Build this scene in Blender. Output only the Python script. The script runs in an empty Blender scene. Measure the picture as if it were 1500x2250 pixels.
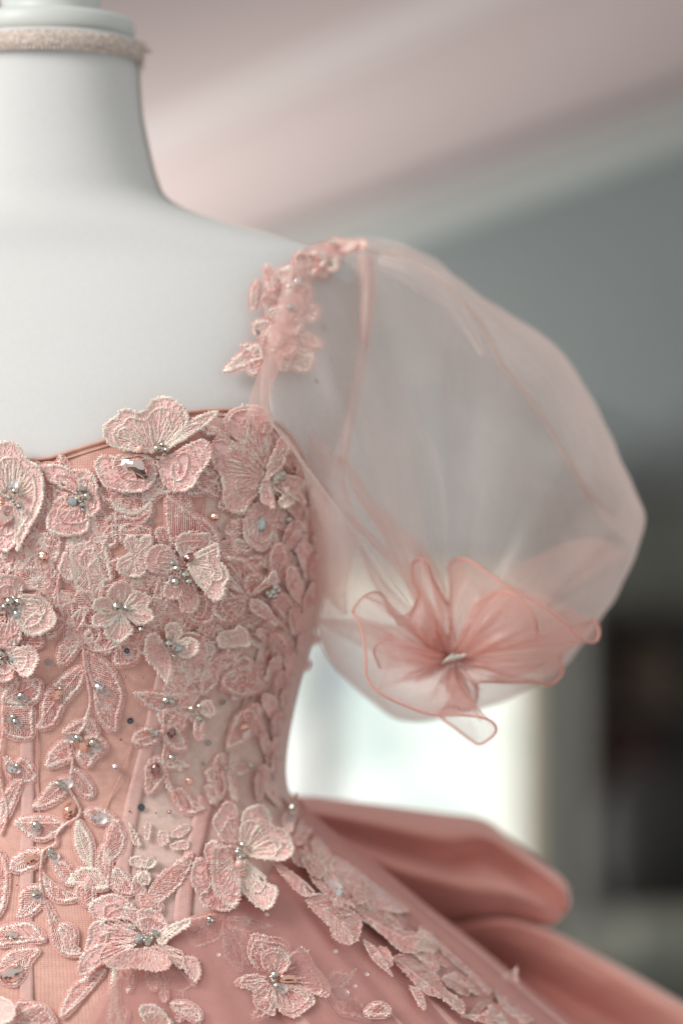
import bpy, math, random
import numpy as np
from mathutils import Vector, Matrix
from mathutils.geometry import delaunay_2d_cdt
random.seed(7); RNG = np.random.default_rng(7)
SC = bpy.context.scene
COL = SC.collection
R = math.radians

# ------------------------------------------------------------------ camera
CX, CY, CZ = 0.172, -1.51, 1.25
K = 5600.0                       # photo pixels per metre at one metre
cam_d = bpy.data.cameras.new('camera'); cam = bpy.data.objects.new('camera', cam_d); COL.objects.link(cam)
cam.location = (CX, CY, CZ); cam.rotation_euler = (R(90), 0, 0)
cam_d.sensor_fit = 'VERTICAL'; cam_d.sensor_height = 36; cam_d.sensor_width = 24
cam_d.lens = 36 / (2250 / K)
cam_d.clip_start = 0.05; cam_d.clip_end = 100
cam_d.dof.use_dof = True; cam_d.dof.focus_distance = 1.388; cam_d.dof.aperture_fstop = 1.9
cam_d.dof.aperture_blades = 9
SC.camera = cam
# ------------------------------------------------------------------ world, light, exposure
W = bpy.data.worlds.new('World'); SC.world = W; W.use_nodes = True
W.node_tree.nodes['Background'].inputs[0].default_value = (0.97, 0.98, 0.96, 1)
W.node_tree.nodes['Background'].inputs[1].default_value = 0.60
def area(name, loc, target, size, energy, col, sy=None):
    d = bpy.data.lights.new(name, 'AREA'); d.energy = energy; d.color = col
    d.size = size
    if sy: d.shape = 'RECTANGLE'; d.size_y = sy
    o = bpy.data.objects.new(name, d); COL.objects.link(o); o.location = loc
    o.rotation_euler = (Vector(target) - Vector(loc)).to_track_quat('-Z', 'Y').to_euler()
    return o
area('window_light_front_left', (-1.35, -1.25, 2.35), (0.0, -0.1, 1.2), 0.8, 41, (1.0, 0.985, 0.95), 1.0)
area('added_ceiling_fill', (-1.3, 2.7, 0.5), (0.3, 3.1, 2.0), 0.6, 62, (1.0, 0.98, 0.95))  # added fill lamp behind the form, aimed up to brighten the ceiling
SC.view_settings.view_transform = 'Standard'; SC.view_settings.look = 'None'
SC.view_settings.exposure = 0.0; SC.view_settings.gamma = 1.0
SC.cycles.transparent_max_bounces = 32; SC.cycles.max_bounces = 8
SC.cycles.sample_clamp_indirect = 4.0

# ------------------------------------------------------------------ helpers
def at(px, py, Y):
    s = (Y - CY) / K
    return Vector((CX + (px - 750) * s, Y, CZ - (py - 1125) * s))
def lin(r, g, b):
    f = lambda c: ((c / 255 + 0.055) / 1.055) ** 2.4 if c > 10 else c / 255 / 12.92
    return (f(r), f(g), f(b), 1)
def tag(o, label=None, cat=None, group=None, kind=None):
    if label: o['label'] = label
    if cat: o['category'] = cat
    if group: o['group'] = group
    if kind: o['kind'] = kind
    return o
def empty(name, loc=(0, 0, 0)):
    o = bpy.data.objects.new(name, None); COL.objects.link(o); o.location = loc; o.empty_display_size = 0.05
    return o
def link(name, me, mat=None, parent=None, smooth=True):
    if mat is not None:
        for m in (mat if isinstance(mat, (list, tuple)) else [mat]): me.materials.append(m)
    if smooth and len(me.polygons): me.polygons.foreach_set('use_smooth', [True] * len(me.polygons))
    o = bpy.data.objects.new(name, me); COL.objects.link(o)
    if parent is not None: o.parent = parent
    return o
def mesh(name, V, F, mi=None, tint=None, uv=None):
    me = bpy.data.meshes.new(name)
    me.from_pydata([tuple(v) for v in V], [], [tuple(int(i) for i in f) for f in F])
    if mi is not None: me.polygons.foreach_set('material_index', mi)
    if tint is not None:
        a = me.attributes.new('tint', 'FLOAT', 'POINT'); a.data.foreach_set('value', np.asarray(tint, dtype=np.float32))
    if uv is not None:
        l = me.uv_layers.new(name='UVMap')
        li = np.empty(len(me.loops), dtype=np.int64); me.loops.foreach_get('vertex_index', li)
        l.data.foreach_set('uv', np.asarray(uv, dtype=np.float32)[li].ravel())
    me.update()
    return me
def fast_mesh(name, V, Q, tint=None, mats=None):
    """numpy quads -> mesh"""
    me = bpy.data.meshes.new(name)
    V = np.asarray(V, dtype=np.float32); Q = np.asarray(Q, dtype=np.int32)
    me.vertices.add(len(V)); me.vertices.foreach_set('co', V.ravel())
    me.loops.add(Q.size); me.loops.foreach_set('vertex_index', Q.ravel())
    me.polygons.add(len(Q)); me.polygons.foreach_set('loop_start', np.arange(0, Q.size, Q.shape[1], dtype=np.int32))
    me.update(calc_edges=True)
    if tint is not None:
        a = me.attributes.new('tint', 'FLOAT', 'POINT'); a.data.foreach_set('value', np.asarray(tint, dtype=np.float32))
    return me
def grid_faces(nr, nc, closed=False):
    F = []
    for i in range(nr - 1):
        for j in range(nc if closed else nc - 1):
            j2 = (j + 1) % nc
            F.append((i * nc + j, (i + 1) * nc + j, (i + 1) * nc + j2, i * nc + j2))
    return F
def cr(P, n_per=8, closed=False):
    P = np.asarray(P, dtype=float)
    if closed: Q = np.vstack([P[-1], P, P[0], P[1]])
    else: Q = np.vstack([2 * P[0] - P[1], P, 2 * P[-1] - P[-2]])
    out = []
    for i in range(1, len(Q) - 2):
        p0, p1, p2, p3 = Q[i - 1], Q[i], Q[i + 1], Q[i + 2]
        for t in np.linspace(0, 1, n_per, endpoint=False):
            out.append(0.5 * (2 * p1 + (p2 - p0) * t + (2 * p0 - 5 * p1 + 4 * p2 - p3) * t * t + (3 * p1 - p0 - 3 * p2 + p3) * t ** 3))
    if not closed: out.append(P[-1])
    return np.array(out)
def resample(C, n, closed=False):
    C = np.asarray(C)
    D = np.vstack([C, C[:1]]) if closed else C
    L = np.r_[0, np.cumsum(np.linalg.norm(np.diff(D, axis=0), axis=1))]
    t = np.linspace(0, L[-1], n, endpoint=not closed)
    return np.stack([np.interp(t, L, D[:, k]) for k in range(D.shape[1])], 1)
def plen(C): return np.linalg.norm(np.diff(C, axis=0), axis=1).sum()
def tube_mesh(name, pts, rad, nseg=6, closed=False):
    P = [Vector(p) for p in pts]; n = len(P); V = []; 
    up = Vector((0.13, 0.31, 0.94))
    for i, p in enumerate(P):
        a = P[(i - 1) % n] if (closed or i) else p; b = P[(i + 1) % n] if (closed or i < n - 1) else p
        t = (b - a).normalized(); u = t.cross(up)
        if u.length < 1e-3: u = t.cross(Vector((1, 0, 0)))
        u.normalize(); w = t.cross(u)
        r = rad[i] if hasattr(rad, '__len__') else rad
        for k in range(nseg):
            an = 2 * math.pi * k / nseg; V.append(p + (u * math.cos(an) + w * math.sin(an)) * r)
    F = []
    for i in range(n if closed else n - 1):
        j = (i + 1) % n
        for k in range(nseg):
            k2 = (k + 1) % nseg
            F.append((i * nseg + k, i * nseg + k2, j * nseg + k2, j * nseg + k))
    return mesh(name, V, F)

# ------------------------------------------------------------------ materials
def newmat(name):
    m = bpy.data.materials.new(name); m.use_nodes = True
    nt = m.node_tree; b = nt.nodes['Principled BSDF']
    return m, nt, b
def N(nt, t, **kw):
    n = nt.nodes.new(t)
    for k, v in kw.items(): setattr(n, k, v)
    return n
def ramp(nt, stops):
    r = N(nt, 'ShaderNodeValToRGB'); e = r.color_ramp.elements
    while len(e) < len(stops): e.new(0.5)
    for i, (p, c) in enumerate(stops): e[i].position = p; e[i].color = c
    return r
def plain(name, col, rough=0.5, noise=0.0, nscale=60, bump=0.0, bscale=900, metallic=0.0, **kw):
    m, nt, b = newmat(name)
    b.inputs['Base Color'].default_value = col; b.inputs['Roughness'].default_value = rough
    b.inputs['Metallic'].default_value = metallic
    for k, v in kw.items(): b.inputs[k.replace('_', ' ')].default_value = v
    tc = N(nt, 'ShaderNodeTexCoord')
    if noise:
        n = N(nt, 'ShaderNodeTexNoise'); n.inputs['Scale'].default_value = nscale; n.inputs['Detail'].default_value = 6
        nt.links.new(tc.outputs['Object'], n.inputs['Vector'])
        c0 = tuple(max(0, c * (1 - noise)) for c in col[:3]) + (1,); c1 = tuple(min(1, c * (1 + noise)) for c in col[:3]) + (1,)
        r = ramp(nt, [(0.3, c0), (0.7, c1)]); nt.links.new(n.outputs[0], r.inputs[0]); nt.links.new(r.outputs[0], b.inputs['Base Color'])
    if bump:
        n = N(nt, 'ShaderNodeTexNoise'); n.inputs['Scale'].default_value = bscale; n.inputs['Detail'].default_value = 3
        nt.links.new(tc.outputs['Object'], n.inputs['Vector'])
        bp = N(nt, 'ShaderNodeBump'); bp.inputs['Strength'].default_value = bump; bp.inputs['Distance'].default_value = 0.001
        nt.links.new(n.outputs[0], bp.inputs['Height']); nt.links.new(bp.outputs[0], b.inputs['Normal'])
    return m
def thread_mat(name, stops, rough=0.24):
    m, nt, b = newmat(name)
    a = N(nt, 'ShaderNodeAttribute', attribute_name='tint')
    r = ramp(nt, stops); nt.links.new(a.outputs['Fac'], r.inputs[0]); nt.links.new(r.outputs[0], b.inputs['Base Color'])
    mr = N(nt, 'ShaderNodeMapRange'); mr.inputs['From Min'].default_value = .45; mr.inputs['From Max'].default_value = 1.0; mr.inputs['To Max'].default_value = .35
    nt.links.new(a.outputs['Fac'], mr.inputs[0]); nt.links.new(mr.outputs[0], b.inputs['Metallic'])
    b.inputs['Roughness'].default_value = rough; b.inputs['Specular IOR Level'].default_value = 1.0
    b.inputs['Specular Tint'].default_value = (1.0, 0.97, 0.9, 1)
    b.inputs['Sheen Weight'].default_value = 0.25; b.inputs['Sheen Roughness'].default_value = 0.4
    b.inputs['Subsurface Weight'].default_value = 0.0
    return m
def net_coat(name, hole, thread, alpha_hole, alpha_thread, scale, rough=0.75, mottled=0.1, lw=0.10, translucent=0.35, glitter=True):
    """fine hexagonal tulle: holes and threads from a voronoi in UV millimetres"""
    m, nt, b = newmat(name); L = nt.links.new
    tc = N(nt, 'ShaderNodeTexCoord')
    v = N(nt, 'ShaderNodeTexVoronoi', feature='DISTANCE_TO_EDGE'); v.inputs['Scale'].default_value = scale; v.inputs['Randomness'].default_value = 0.3
    L(tc.outputs['UV'], v.inputs['Vector'])
    r = ramp(nt, [(lw, (1, 1, 1, 1)), (lw + 0.16, (0, 0, 0, 1))]); L(v.outputs['Distance'], r.inputs[0])
    mx = N(nt, 'ShaderNodeMix', data_type='RGBA'); mx.inputs[6].default_value = hole; mx.inputs[7].default_value = thread; L(r.outputs[0], mx.inputs[0])
    n = N(nt, 'ShaderNodeTexNoise'); n.inputs['Scale'].default_value = 0.25; n.inputs['Detail'].default_value = 5; L(tc.outputs['UV'], n.inputs['Vector'])
    hsv = N(nt, 'ShaderNodeHueSaturation'); mr = N(nt, 'ShaderNodeMapRange'); mr.inputs['To Min'].default_value = 1 - mottled; mr.inputs['To Max'].default_value = 1 + mottled
    mr.inputs['From Min'].default_value = 0.3; mr.inputs['From Max'].default_value = 0.7
    L(n.outputs[0], mr.inputs[0]); L(mr.outputs[0], hsv.inputs['Value']); L(mx.outputs[2], hsv.inputs['Color']); L(hsv.outputs[0], b.inputs['Base Color'])
    b.inputs['Roughness'].default_value = rough; b.inputs['Sheen Weight'].default_value = 0.3
    if alpha_hole < 1:
        am = N(nt, 'ShaderNodeMapRange'); am.inputs['To Min'].default_value = alpha_hole; am.inputs['To Max'].default_value = alpha_thread
        L(r.outputs[0], am.inputs[0]); L(am.outputs[0], b.inputs['Alpha'])
    bp = N(nt, 'ShaderNodeBump'); bp.inputs['Strength'].default_value = 0.5; bp.inputs['Distance'].default_value = 0.0003
    L(r.outputs[0], bp.inputs['Height']); L(bp.outputs[0], b.inputs['Normal'])
    return m
def sheer(name, col, a0, transl=0.5, facing=0.6, weave=True, gloss=0.08):
    """thin organza: coverage grows where the cloth is seen edge-on, as a real weave does"""
    m = bpy.data.materials.new(name); m.use_nodes = True; nt = m.node_tree; nt.nodes.clear(); L = nt.links.new
    out = N(nt, 'ShaderNodeOutputMaterial'); tr = N(nt, 'ShaderNodeBsdfTransparent')
    di = N(nt, 'ShaderNodeBsdfDiffuse'); tl = N(nt, 'ShaderNodeBsdfTranslucent'); gl = N(nt, 'ShaderNodeBsdfGlossy')
    gl.inputs['Roughness'].default_value = 0.45
    tc = N(nt, 'ShaderNodeTexCoord'); n = N(nt, 'ShaderNodeTexNoise'); n.inputs['Scale'].default_value = 30; n.inputs['Detail'].default_value = 4
    L(tc.outputs['Object'], n.inputs['Vector'])
    c0 = tuple(c * 0.92 for c in col[:3]) + (1,); r = ramp(nt, [(0.3, c0), (0.7, col)]); L(n.outputs[0], r.inputs[0])
    L(r.outputs[0], di.inputs[0]); L(r.outputs[0], tl.inputs[0]); gl.inputs[0].default_value = (0.9, 0.85, 0.82, 1)
    m1 = N(nt, 'ShaderNodeMixShader'); m1.inputs[0].default_value = transl; L(di.outputs[0], m1.inputs[1]); L(tl.outputs[0], m1.inputs[2])
    m2 = N(nt, 'ShaderNodeMixShader'); m2.inputs[0].default_value = gloss; L(m1.outputs[0], m2.inputs[1]); L(gl.outputs[0], m2.inputs[2])
    lw = N(nt, 'ShaderNodeLayerWeight'); lw.inputs['Blend'].default_value = 0.35
    mr = N(nt, 'ShaderNodeMapRange'); mr.inputs['To Min'].default_value = a0; mr.inputs['To Max'].default_value = min(1, a0 + facing)
    L(lw.outputs['Facing'], mr.inputs[0])
    mp = N(nt, 'ShaderNodeMapping'); mp.inputs['Scale'].default_value = (1, 1, .35); L(tc.outputs['Object'], mp.inputs['Vector'])
    n2 = N(nt, 'ShaderNodeTexNoise'); n2.inputs['Scale'].default_value = 26; n2.inputs['Detail'].default_value = 5; L(mp.outputs[0], n2.inputs['Vector'])
    n3 = N(nt, 'ShaderNodeTexWave'); n3.inputs['Scale'].default_value = 260; n3.inputs['Distortion'].default_value = 3; n3.inputs['Detail'].default_value = 1; L(tc.outputs['Object'], n3.inputs['Vector'])
    q1 = N(nt, 'ShaderNodeMath', operation='MULTIPLY_ADD'); q1.inputs[1].default_value = .34; q1.inputs[2].default_value = -.17; L(n2.outputs[0], q1.inputs[0])
    q2 = N(nt, 'ShaderNodeMath', operation='MULTIPLY_ADD'); q2.inputs[1].default_value = .07; L(n3.outputs[1], q2.inputs[0]); L(q1.outputs[0], q2.inputs[2])
    q3 = N(nt, 'ShaderNodeMath', operation='ADD'); q3.use_clamp = True; L(mr.outputs[0], q3.inputs[0]); L(q2.outputs[0], q3.inputs[1]); mr = q3
    m3 = N(nt, 'ShaderNodeMixShader'); L(mr.outputs[0], m3.inputs[0]); L(tr.outputs[0], m3.inputs[1]); L(m2.outputs[0], m3.inputs[2])
    L(m3.outputs[0], out.inputs[0])
    return m
def emit(name, col, s):
    m = bpy.data.materials.new(name); m.use_nodes = True; nt = m.node_tree; nt.nodes.clear()
    e = N(nt, 'ShaderNodeEmission'); e.inputs[0].default_value = col; e.inputs[1].default_value = s
    o = N(nt, 'ShaderNodeOutputMaterial'); nt.links.new(e.outputs[0], o.inputs[0]); return m

M = {}
M['mannequin'] = plain('mannequin_cloth', lin(208, 207, 206), 0.8, 0.015, 300, 0.25, 1600)
M['cap'] = plain('cap_paint', lin(200, 203, 199), 0.45, 0.02, 30)
M['trim'] = plain('trim_lace', lin(198, 182, 172), 0.8, 0.35, 500, 1.0, 600)
M['piping'] = plain('piping_cord', lin(206, 198, 190), 0.8, 0.1, 900)
M['lining'] = net_coat('peach_lining', lin(228, 184, 167), lin(220, 164, 152), 1, 1, 1.0, mottled=0.10)
M['side'] = net_coat('pale_side_net', lin(232, 212, 202), lin(224, 184, 172), 1, 1, 1.0, mottled=0.10)
M['channel'] = net_coat('channel_net', lin(230, 190, 180), lin(220, 172, 164), 1, 1, 1.3, mottled=0.08)
M['binding'] = plain('satin_binding', lin(214, 170, 155), 0.4, 0.08, 200, 0.3, 1500)
M['lace_net'] = net_coat('lace_net', lin(226, 160, 150), lin(244, 192, 184), 0.25, .95, 0.85, lw=0.12)
M['backing'] = net_coat('lace_backing', lin(200, 110, 100), lin(215, 138, 128), 0.12, 0.85, 0.85, lw=0.10)
M['organza'] = net_coat('petal_organza', lin(244, 192, 186), lin(250, 206, 200), 0.88, 1.0, 1.6, rough=0.6, lw=0.14)
M['organza_sheer'] = net_coat('sheer_petal_organza', lin(240, 190, 182), lin(248, 206, 198), 0.50, 0.9, 1.2, rough=0.6, lw=0.14)
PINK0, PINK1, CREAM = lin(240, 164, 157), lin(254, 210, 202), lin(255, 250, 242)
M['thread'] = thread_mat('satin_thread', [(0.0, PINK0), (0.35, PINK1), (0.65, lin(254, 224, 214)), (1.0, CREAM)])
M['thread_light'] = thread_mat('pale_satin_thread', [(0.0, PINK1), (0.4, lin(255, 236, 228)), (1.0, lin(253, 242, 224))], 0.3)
M['skirt'] = net_coat('skirt_tulle', lin(216, 164, 153), lin(224, 174, 163), 1, 1, 1.5, mottled=0.07)
M['skirt_veil'] = sheer('skirt_veil', lin(224, 170, 164), 0.35, 0.3, 0.5)
M['satin'] = plain('bow_satin', lin(228, 164, 152), 0.52, 0.05, 25, 0.3, 500, Sheen_Weight=0.3)
M['sleeve'] = sheer('sleeve_organza', lin(248, 232, 227), 0.19, 0.5, 0.5)
M['sleeve_in'] = sheer('sleeve_fold_organza', lin(249, 206, 196), 0.34, 0.55, 0.4)
M['ruffle'] = sheer('ruffle_organza', lin(252, 204, 194), 0.24, 0.65, 0.5)
M['hem'] = plain('rolled_hem', lin(230, 166, 154), 0.6, 0.12, 900, 0.6, 1500)
M['seam'] = sheer('sleeve_seam_cloth', lin(224, 190, 172), 0.38, 0.3, 0.3)
M['crystal'] = plain('silver_backed_crystal', (0.82, 0.83, 0.84, 1), 0.06, metallic=1.0)
M['bead'] = plain('silver_bead', (0.60, 0.57, 0.52, 1), 0.16, metallic=1.0)
M['pinkgem'] = plain('rose_crystal', (0.92, 0.56, 0.45, 1), 0.08, metallic=0.9)
M['darkgem'] = plain('smoky_rose_crystal', (0.42, 0.25, 0.24, 1), 0.06, metallic=1.0)
M['peargem'] = plain('pale_rose_crystal', (0.9, 0.72, 0.68, 1), 0.07, metallic=0.95)
M['greygem'] = plain('grey_glass_stone', (0.55, 0.58, 0.58, 1), 0.1, metallic=0.7)
M['pearl'] = plain('pink_pearl', lin(236, 190, 178), 0.2, Coat_Weight=0.6)
M['sequin'] = sheer('clear_sequin', (0.86, 0.82, 0.88, 1), 0.42, 0.1, 0.4, gloss=0.55)
M['darkseq'] = plain('dark_sequin', lin(62, 66, 78), 0.22, Coat_Weight=0.6)
M['greyseq'] = plain('grey_sequin', lin(150, 138, 135), 0.25, Coat_Weight=0.6)

# ------------------------------------------------------------------ body form, read from the silhouette
SIL = [(-60, 300), (100, 300), (200, 303), (260, 308), (320, 320), (380, 334), (430, 352), (455, 384), (475, 430), (495, 500), (515, 580), (535, 650), (552, 715), (575, 765),
       (610, 790), (700, 794), (800, 787), (900, 768), (950, 752), (1000, 732), (1050, 714), (1100, 706), (1150, 708), (1200, 712), (1250, 712), (1300, 706), (1350, 692),
       (1400, 678), (1450, 662), (1500, 648), (1550, 637), (1600, 627), (1650, 620), (1700, 617), (1740, 622), (1780, 645), (1830, 700), (1900, 790), (1990, 890),
       (2080, 1000), (2160, 1090), (2250, 1200), (2400, 1380), (2600, 1600)]
DEP = [(-60, .0485), (300, .050), (430, .054), (480, .06), (560, .062), (620, .07), (700, .082), (850, .104), (1000, .121), (1100, .127), (1250, .124), (1400, .112), (1600, .099), (1740, .095),
       (1800, .1), (1900, .112), (2050, .13), (2250, .155), (2600, .2)]
zz = np.array([at(x, y, 0.0).z for y, x in SIL])[::-1]; aa = np.array([at(x, y, 0.0).x for y, x in SIL])[::-1]
zd = np.array([at(0, y, -0.05).z for y, d in DEP])[::-1]; dd = np.array([d for y, d in DEP])[::-1]
ZG = np.linspace(zz[0], zz[-1], 1400)
def smooth(a, w):
    k = np.hanning(w); k /= k.sum(); p = np.pad(a, w // 2, mode='edge'); return np.convolve(p, k, 'valid')[:len(a)]
AG = smooth(np.interp(ZG, zz, aa), 25); BG = smooth(np.interp(ZG, zd, dd), 61)
def fa(z): return np.interp(z, ZG, AG)
def fb(z): return np.interp(z, ZG, BG)
NE = 2.15
# lookup of the front surface over the picture
GS = 4.0; gx = np.arange(-160, 1420, GS); gy = np.arange(-60, 2480, GS)
PXg, PYg = np.meshgrid(gx, gy)
HY = np.full(PXg.shape, np.nan); prev = None
for Y in np.linspace(-0.26, 0.0, 105):
    s = (Y - CY) / K; x = CX + (PXg - 750) * s; z = CZ - (PYg - 1125) * s
    r = np.minimum(np.abs(x / fa(z)), 1.0); f = Y + fb(z) * (1 - r ** NE) ** (1 / NE)
    f = np.where(np.abs(x / fa(z)) > 1.0, -1.0, f)
    if prev is not None:
        hitm = np.isnan(HY) & (f >= 0)
        t = np.where(hitm, np.clip(-prev / np.maximum(f - prev, 1e-9), 0, 1), 0)
        HY = np.where(hitm, Y - (1 - t) * 0.0025, HY)
    prev = f
miss = np.isnan(HY); HY[miss] = 0.0
HYs = HY.copy()
for _ in range(2):
    HYs[1:-1, 1:-1] = (HYs[1:-1, 1:-1] * 4 + HYs[:-2, 1:-1] + HYs[2:, 1:-1] + HYs[1:-1, :-2] + HYs[1:-1, 2:]) / 8
dyy, dxx = np.gradient(HYs, GS * 1.45 / K); NV = 1 / np.sqrt(1 + np.clip(dyy, -3, 3) ** 2 + np.clip(dxx, -3, 3) ** 2)
def look(T, P):
    u = np.clip((P[:, 0] - gx[0]) / GS, 0, len(gx) - 1.001); v = np.clip((P[:, 1] - gy[0]) / GS, 0, len(gy) - 1.001)
    i = u.astype(int); j = v.astype(int); fu = u - i; fv = v - j
    return (T[j, i] * (1 - fu) + T[j, i + 1] * fu) * (1 - fv) + (T[j + 1, i] * (1 - fu) + T[j + 1, i + 1] * fu) * fv
OFF = 0.0035
def surf(P, h):
    """points of the photo laid on the body surface, h metres proud of it"""
    P = np.asarray(P, dtype=float); Y = look(HYs, P); nv = look(NV, P)
    Y = Y - (np.asarray(h) + OFF) * np.minimum(1 / nv, 1.7)
    s = (Y - CY) / K
    return np.stack([CX + (P[:, 0] - 750) * s, Y, CZ - (P[:, 1] - 1125) * s], 1)
def surf_frame(px, py, h):
    p = surf(np.array([[px, py], [px + 6, py], [px, py + 6]]), h)
    c = Vector(p[0]); u = (Vector(p[1]) - c).normalized(); d = (Vector(p[2]) - c); n = u.cross(d)
    if n.y > 0: n = -n
    n.normalize(); v = n.cross(u).normalized()
    if v.z < 0: v = -v
    return c, u, v, n

def section(z, off, th):
    a = float(fa(z)) + off; b = float(fb(z)) + off
    s, c = math.sin(th), math.cos(th)
    return Vector((a * math.copysign(abs(s) ** (2 / NE), s), -b * math.copysign(abs(c) ** (2 / NE), c), z))
def theta_of(px, py):
    p = surf(np.array([[px, py]]), -OFF)[0]; z = p[2]; r = min(0.999, abs(p[0]) / float(fa(z)))
    return math.copysign(math.asin(r ** (NE / 2)), p[0]), z
def zpx(py, Y=-0.1): return at(0, py, Y).z

# ------------------------------------------------------------------ the room behind
def box_mesh(name, c, sz, rot=None, bev=0.0):
    import bmesh
    bm = bmesh.new(); bmesh.ops.create_cube(bm, size=1); bmesh.ops.scale(bm, vec=sz, verts=bm.verts)
    if bev: bmesh.ops.bevel(bm, geom=bm.edges[:], offset=bev, segments=2, affect='EDGES')
    if rot is not None: bmesh.ops.rotate(bm, matrix=rot, verts=bm.verts)
    bmesh.ops.translate(bm, vec=c, verts=bm.verts)
    me = bpy.data.meshes.new(name); bm.to_mesh(me); bm.free(); return me
M['wall'] = plain('wall_paint', lin(136, 145, 145), 0.9, 0.05, 1.5)
M['ceil'] = plain('ceiling_paint', lin(226, 208, 206), 0.9, 0.03, 1.2)
M['moulding'] = plain('moulding_paint', lin(208, 211, 207), 0.6, 0.02, 4)
M['trim_and_shade'] = plain('dark_trim_and_shade', lin(120, 112, 116), 0.7, 0.05, 4)
M['wood'] = plain('dark_wood', lin(58, 52, 46), 0.5, 0.3, 12)
M['frame'] = plain('window_frame', lin(236, 226, 202), 0.5, 0.03, 8)
slope = 0.356; ang = math.atan(slope)
WY = 4.0
def slab(name, pts, mat, y0, y1):
    """prism of a polygon in x,z running from y0 to y1"""
    n = len(pts); V = [(x, y0, z) for x, z in pts] + [(x, y1, z) for x, z in pts]
    F = [tuple(range(n)), tuple(reversed(range(n, 2 * n)))] + [(i, i + n, (i + 1) % n + n, (i + 1) % n) for i in range(n)]
    return link(name, mesh(name, V, F), mat, None, False)
p0 = at(750, 470, WY)
def lz(x, d=0.0): return p0.z + (x - p0.x) * slope + d
# gable wall with the window opening (x -0.35..0.52, z 0.25..1.17)
wx0, wx1, wz0, wz1 = -0.35, 0.545, 0.25, 1.06
wall_pts = [(-2.5, 0), (wx0, 0), (wx0, lz(wx0, .1)), (-2.5, lz(-2.5, .1))]
V = []; F = []
def quadwall(x0, x1, z0a, z1a, z0b, z1b):
    i = len(V); V.extend([(x0, WY, z0a), (x1, WY, z0b), (x1, WY, z1b), (x0, WY, z1a)]); F.append((i, i + 1, i + 2, i + 3))
quadwall(-2.5, wx0, 0, lz(-2.5, .1), 0, lz(wx0, .1)); quadwall(wx0, wx1, 0, wz0, 0, wz0)
quadwall(wx0, wx1, wz1, lz(wx0, .1), wz1, lz(wx1, .1)); quadwall(wx1, 3.5, 0, lz(wx1, .1), 0, lz(3.5, .1))
tag(link('wall', mesh('wall', V, F), M['wall'], None, False), kind='structure')
V = [(-2.5, WY + .05, lz(-2.5)), (3.5, WY + .05, lz(3.5)), (3.5, 0.9, lz(3.5)), (-2.5, 0.9, lz(-2.5))]
tag(link('ceiling', mesh('ceiling', V, [(0, 1, 2, 3)]), M['ceil'], None, False), kind='structure')
tag(link('floor', mesh('floor', [(-2.5, -1, 0), (3.5, -1, 0), (3.5, WY, 0), (-2.5, WY, 0)], [(0, 1, 2, 3)]), M['wood'], None, False), kind='structure')
def bar(name, c0, c1, d, w, mat, y0, y1):
    x0, x1 = c0, c1
    return slab(name, [(x0, lz(x0, d)), (x1, lz(x1, d)), (x1, lz(x1, d + w)), (x0, lz(x0, d + w))], mat, y0, y1)
tag(bar('cornice', -2.5, 3.5, -0.098, 0.064, M['moulding'], WY - 0.05, WY - .002), kind='structure')
tag(bar('cornice_shadow_line', 0.3, 3.5, -0.034, 0.036, M['trim_and_shade'], WY - 0.10, WY - .002), kind='structure')  # dark bar in place of the shade above the cornice
def onceil(px, py):
    s = (CZ - p0.z - (CX - p0.x) * slope) / ((py - 1125) + (px - 750) * slope); return CX + (px - 750) * s, CY + K * s
(bx0, by0), (bx1, by1) = onceil(330, 300), onceil(1000, 0)
sl_ = (by1 - by0) / (bx1 - bx0); V = []
for x in (-1.6, bx1 + .4):
    y = by0 + sl_ * (x - bx0)
    for yy, dd_ in ((y - .10, 0.001), (y - .07, -.015), (y + .07, -.015), (y + .10, 0.001)): V.append((x, yy, lz(x, dd_)))
M['batten'] = plain('batten_paint', lin(246, 236, 234), 0.7, 0.02, 4)
tag(link('ceiling_batten', mesh('ceiling_batten', V, [(0, 1, 5, 4), (1, 2, 6, 5), (2, 3, 7, 6)]), M['batten'], None, False), kind='structure')
# sloping rail on the wall at right
q0, q1 = at(1300, 890, WY), at(1600, 1010, WY)
dz = (q1.z - q0.z) / (q1.x - q0.x)
def bar2(name, off, w, mat, x0, x1, dep):
    return slab(name, [(x0, q0.z + dz * (x0 - q0.x) + off), (x1, q0.z + dz * (x1 - q0.x) + off), (x1, q0.z + dz * (x1 - q0.x) + off + w), (x0, q0.z + dz * (x0 - q0.x) + off + w)], mat, WY - dep, WY - .002)
tag(bar2('wall_rail', -0.14, 0.07, M['wall'], q0.x - .3, 3.4, 0.03), kind='structure')
# window
win = empty('window', ((wx0 + wx1) / 2, WY, wz0)); tag(win, 'bright window low in the grey gable wall, between bodice and sleeve', 'window')
def wpart(name, x0, x1, z0, z1, y0, y1, mat):
    o = link(name, box_mesh(name, ((x0 + x1) / 2 - win.location.x, (y0 + y1) / 2 - WY, (z0 + z1) / 2 - wz0), (x1 - x0, y1 - y0, z1 - z0), bev=0.004), mat, win, False); return o
f1 = wpart('frame', wx1, wx1 + .05, wz0 - .05, wz1 + .05, WY - .04, WY + .05, M['frame'])
wpart('frame', wx0 - .05, wx0, wz0 - .05, wz1 + .05, WY - .04, WY + .05, M['frame'])
wpart('frame', wx0, wx1, wz1, wz1 + .05, WY - .04, WY + .05, M['frame'])
wpart('sill', wx0, wx1, wz0 - .05, wz0, WY - .08, WY + .05, M['frame'])
mux = at(703, 1600, WY).x
wpart('mullion', mux - .03, mux + .03, wz0, wz1, WY, WY + .04, M['trim_and_shade'])
mg, nt, b = newmat('window_glass'); b.inputs['Base Color'].default_value = (1, 1, 1, 1); b.inputs['Alpha'].default_value = 0.06; b.inputs['Roughness'].default_value = 0.05
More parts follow.
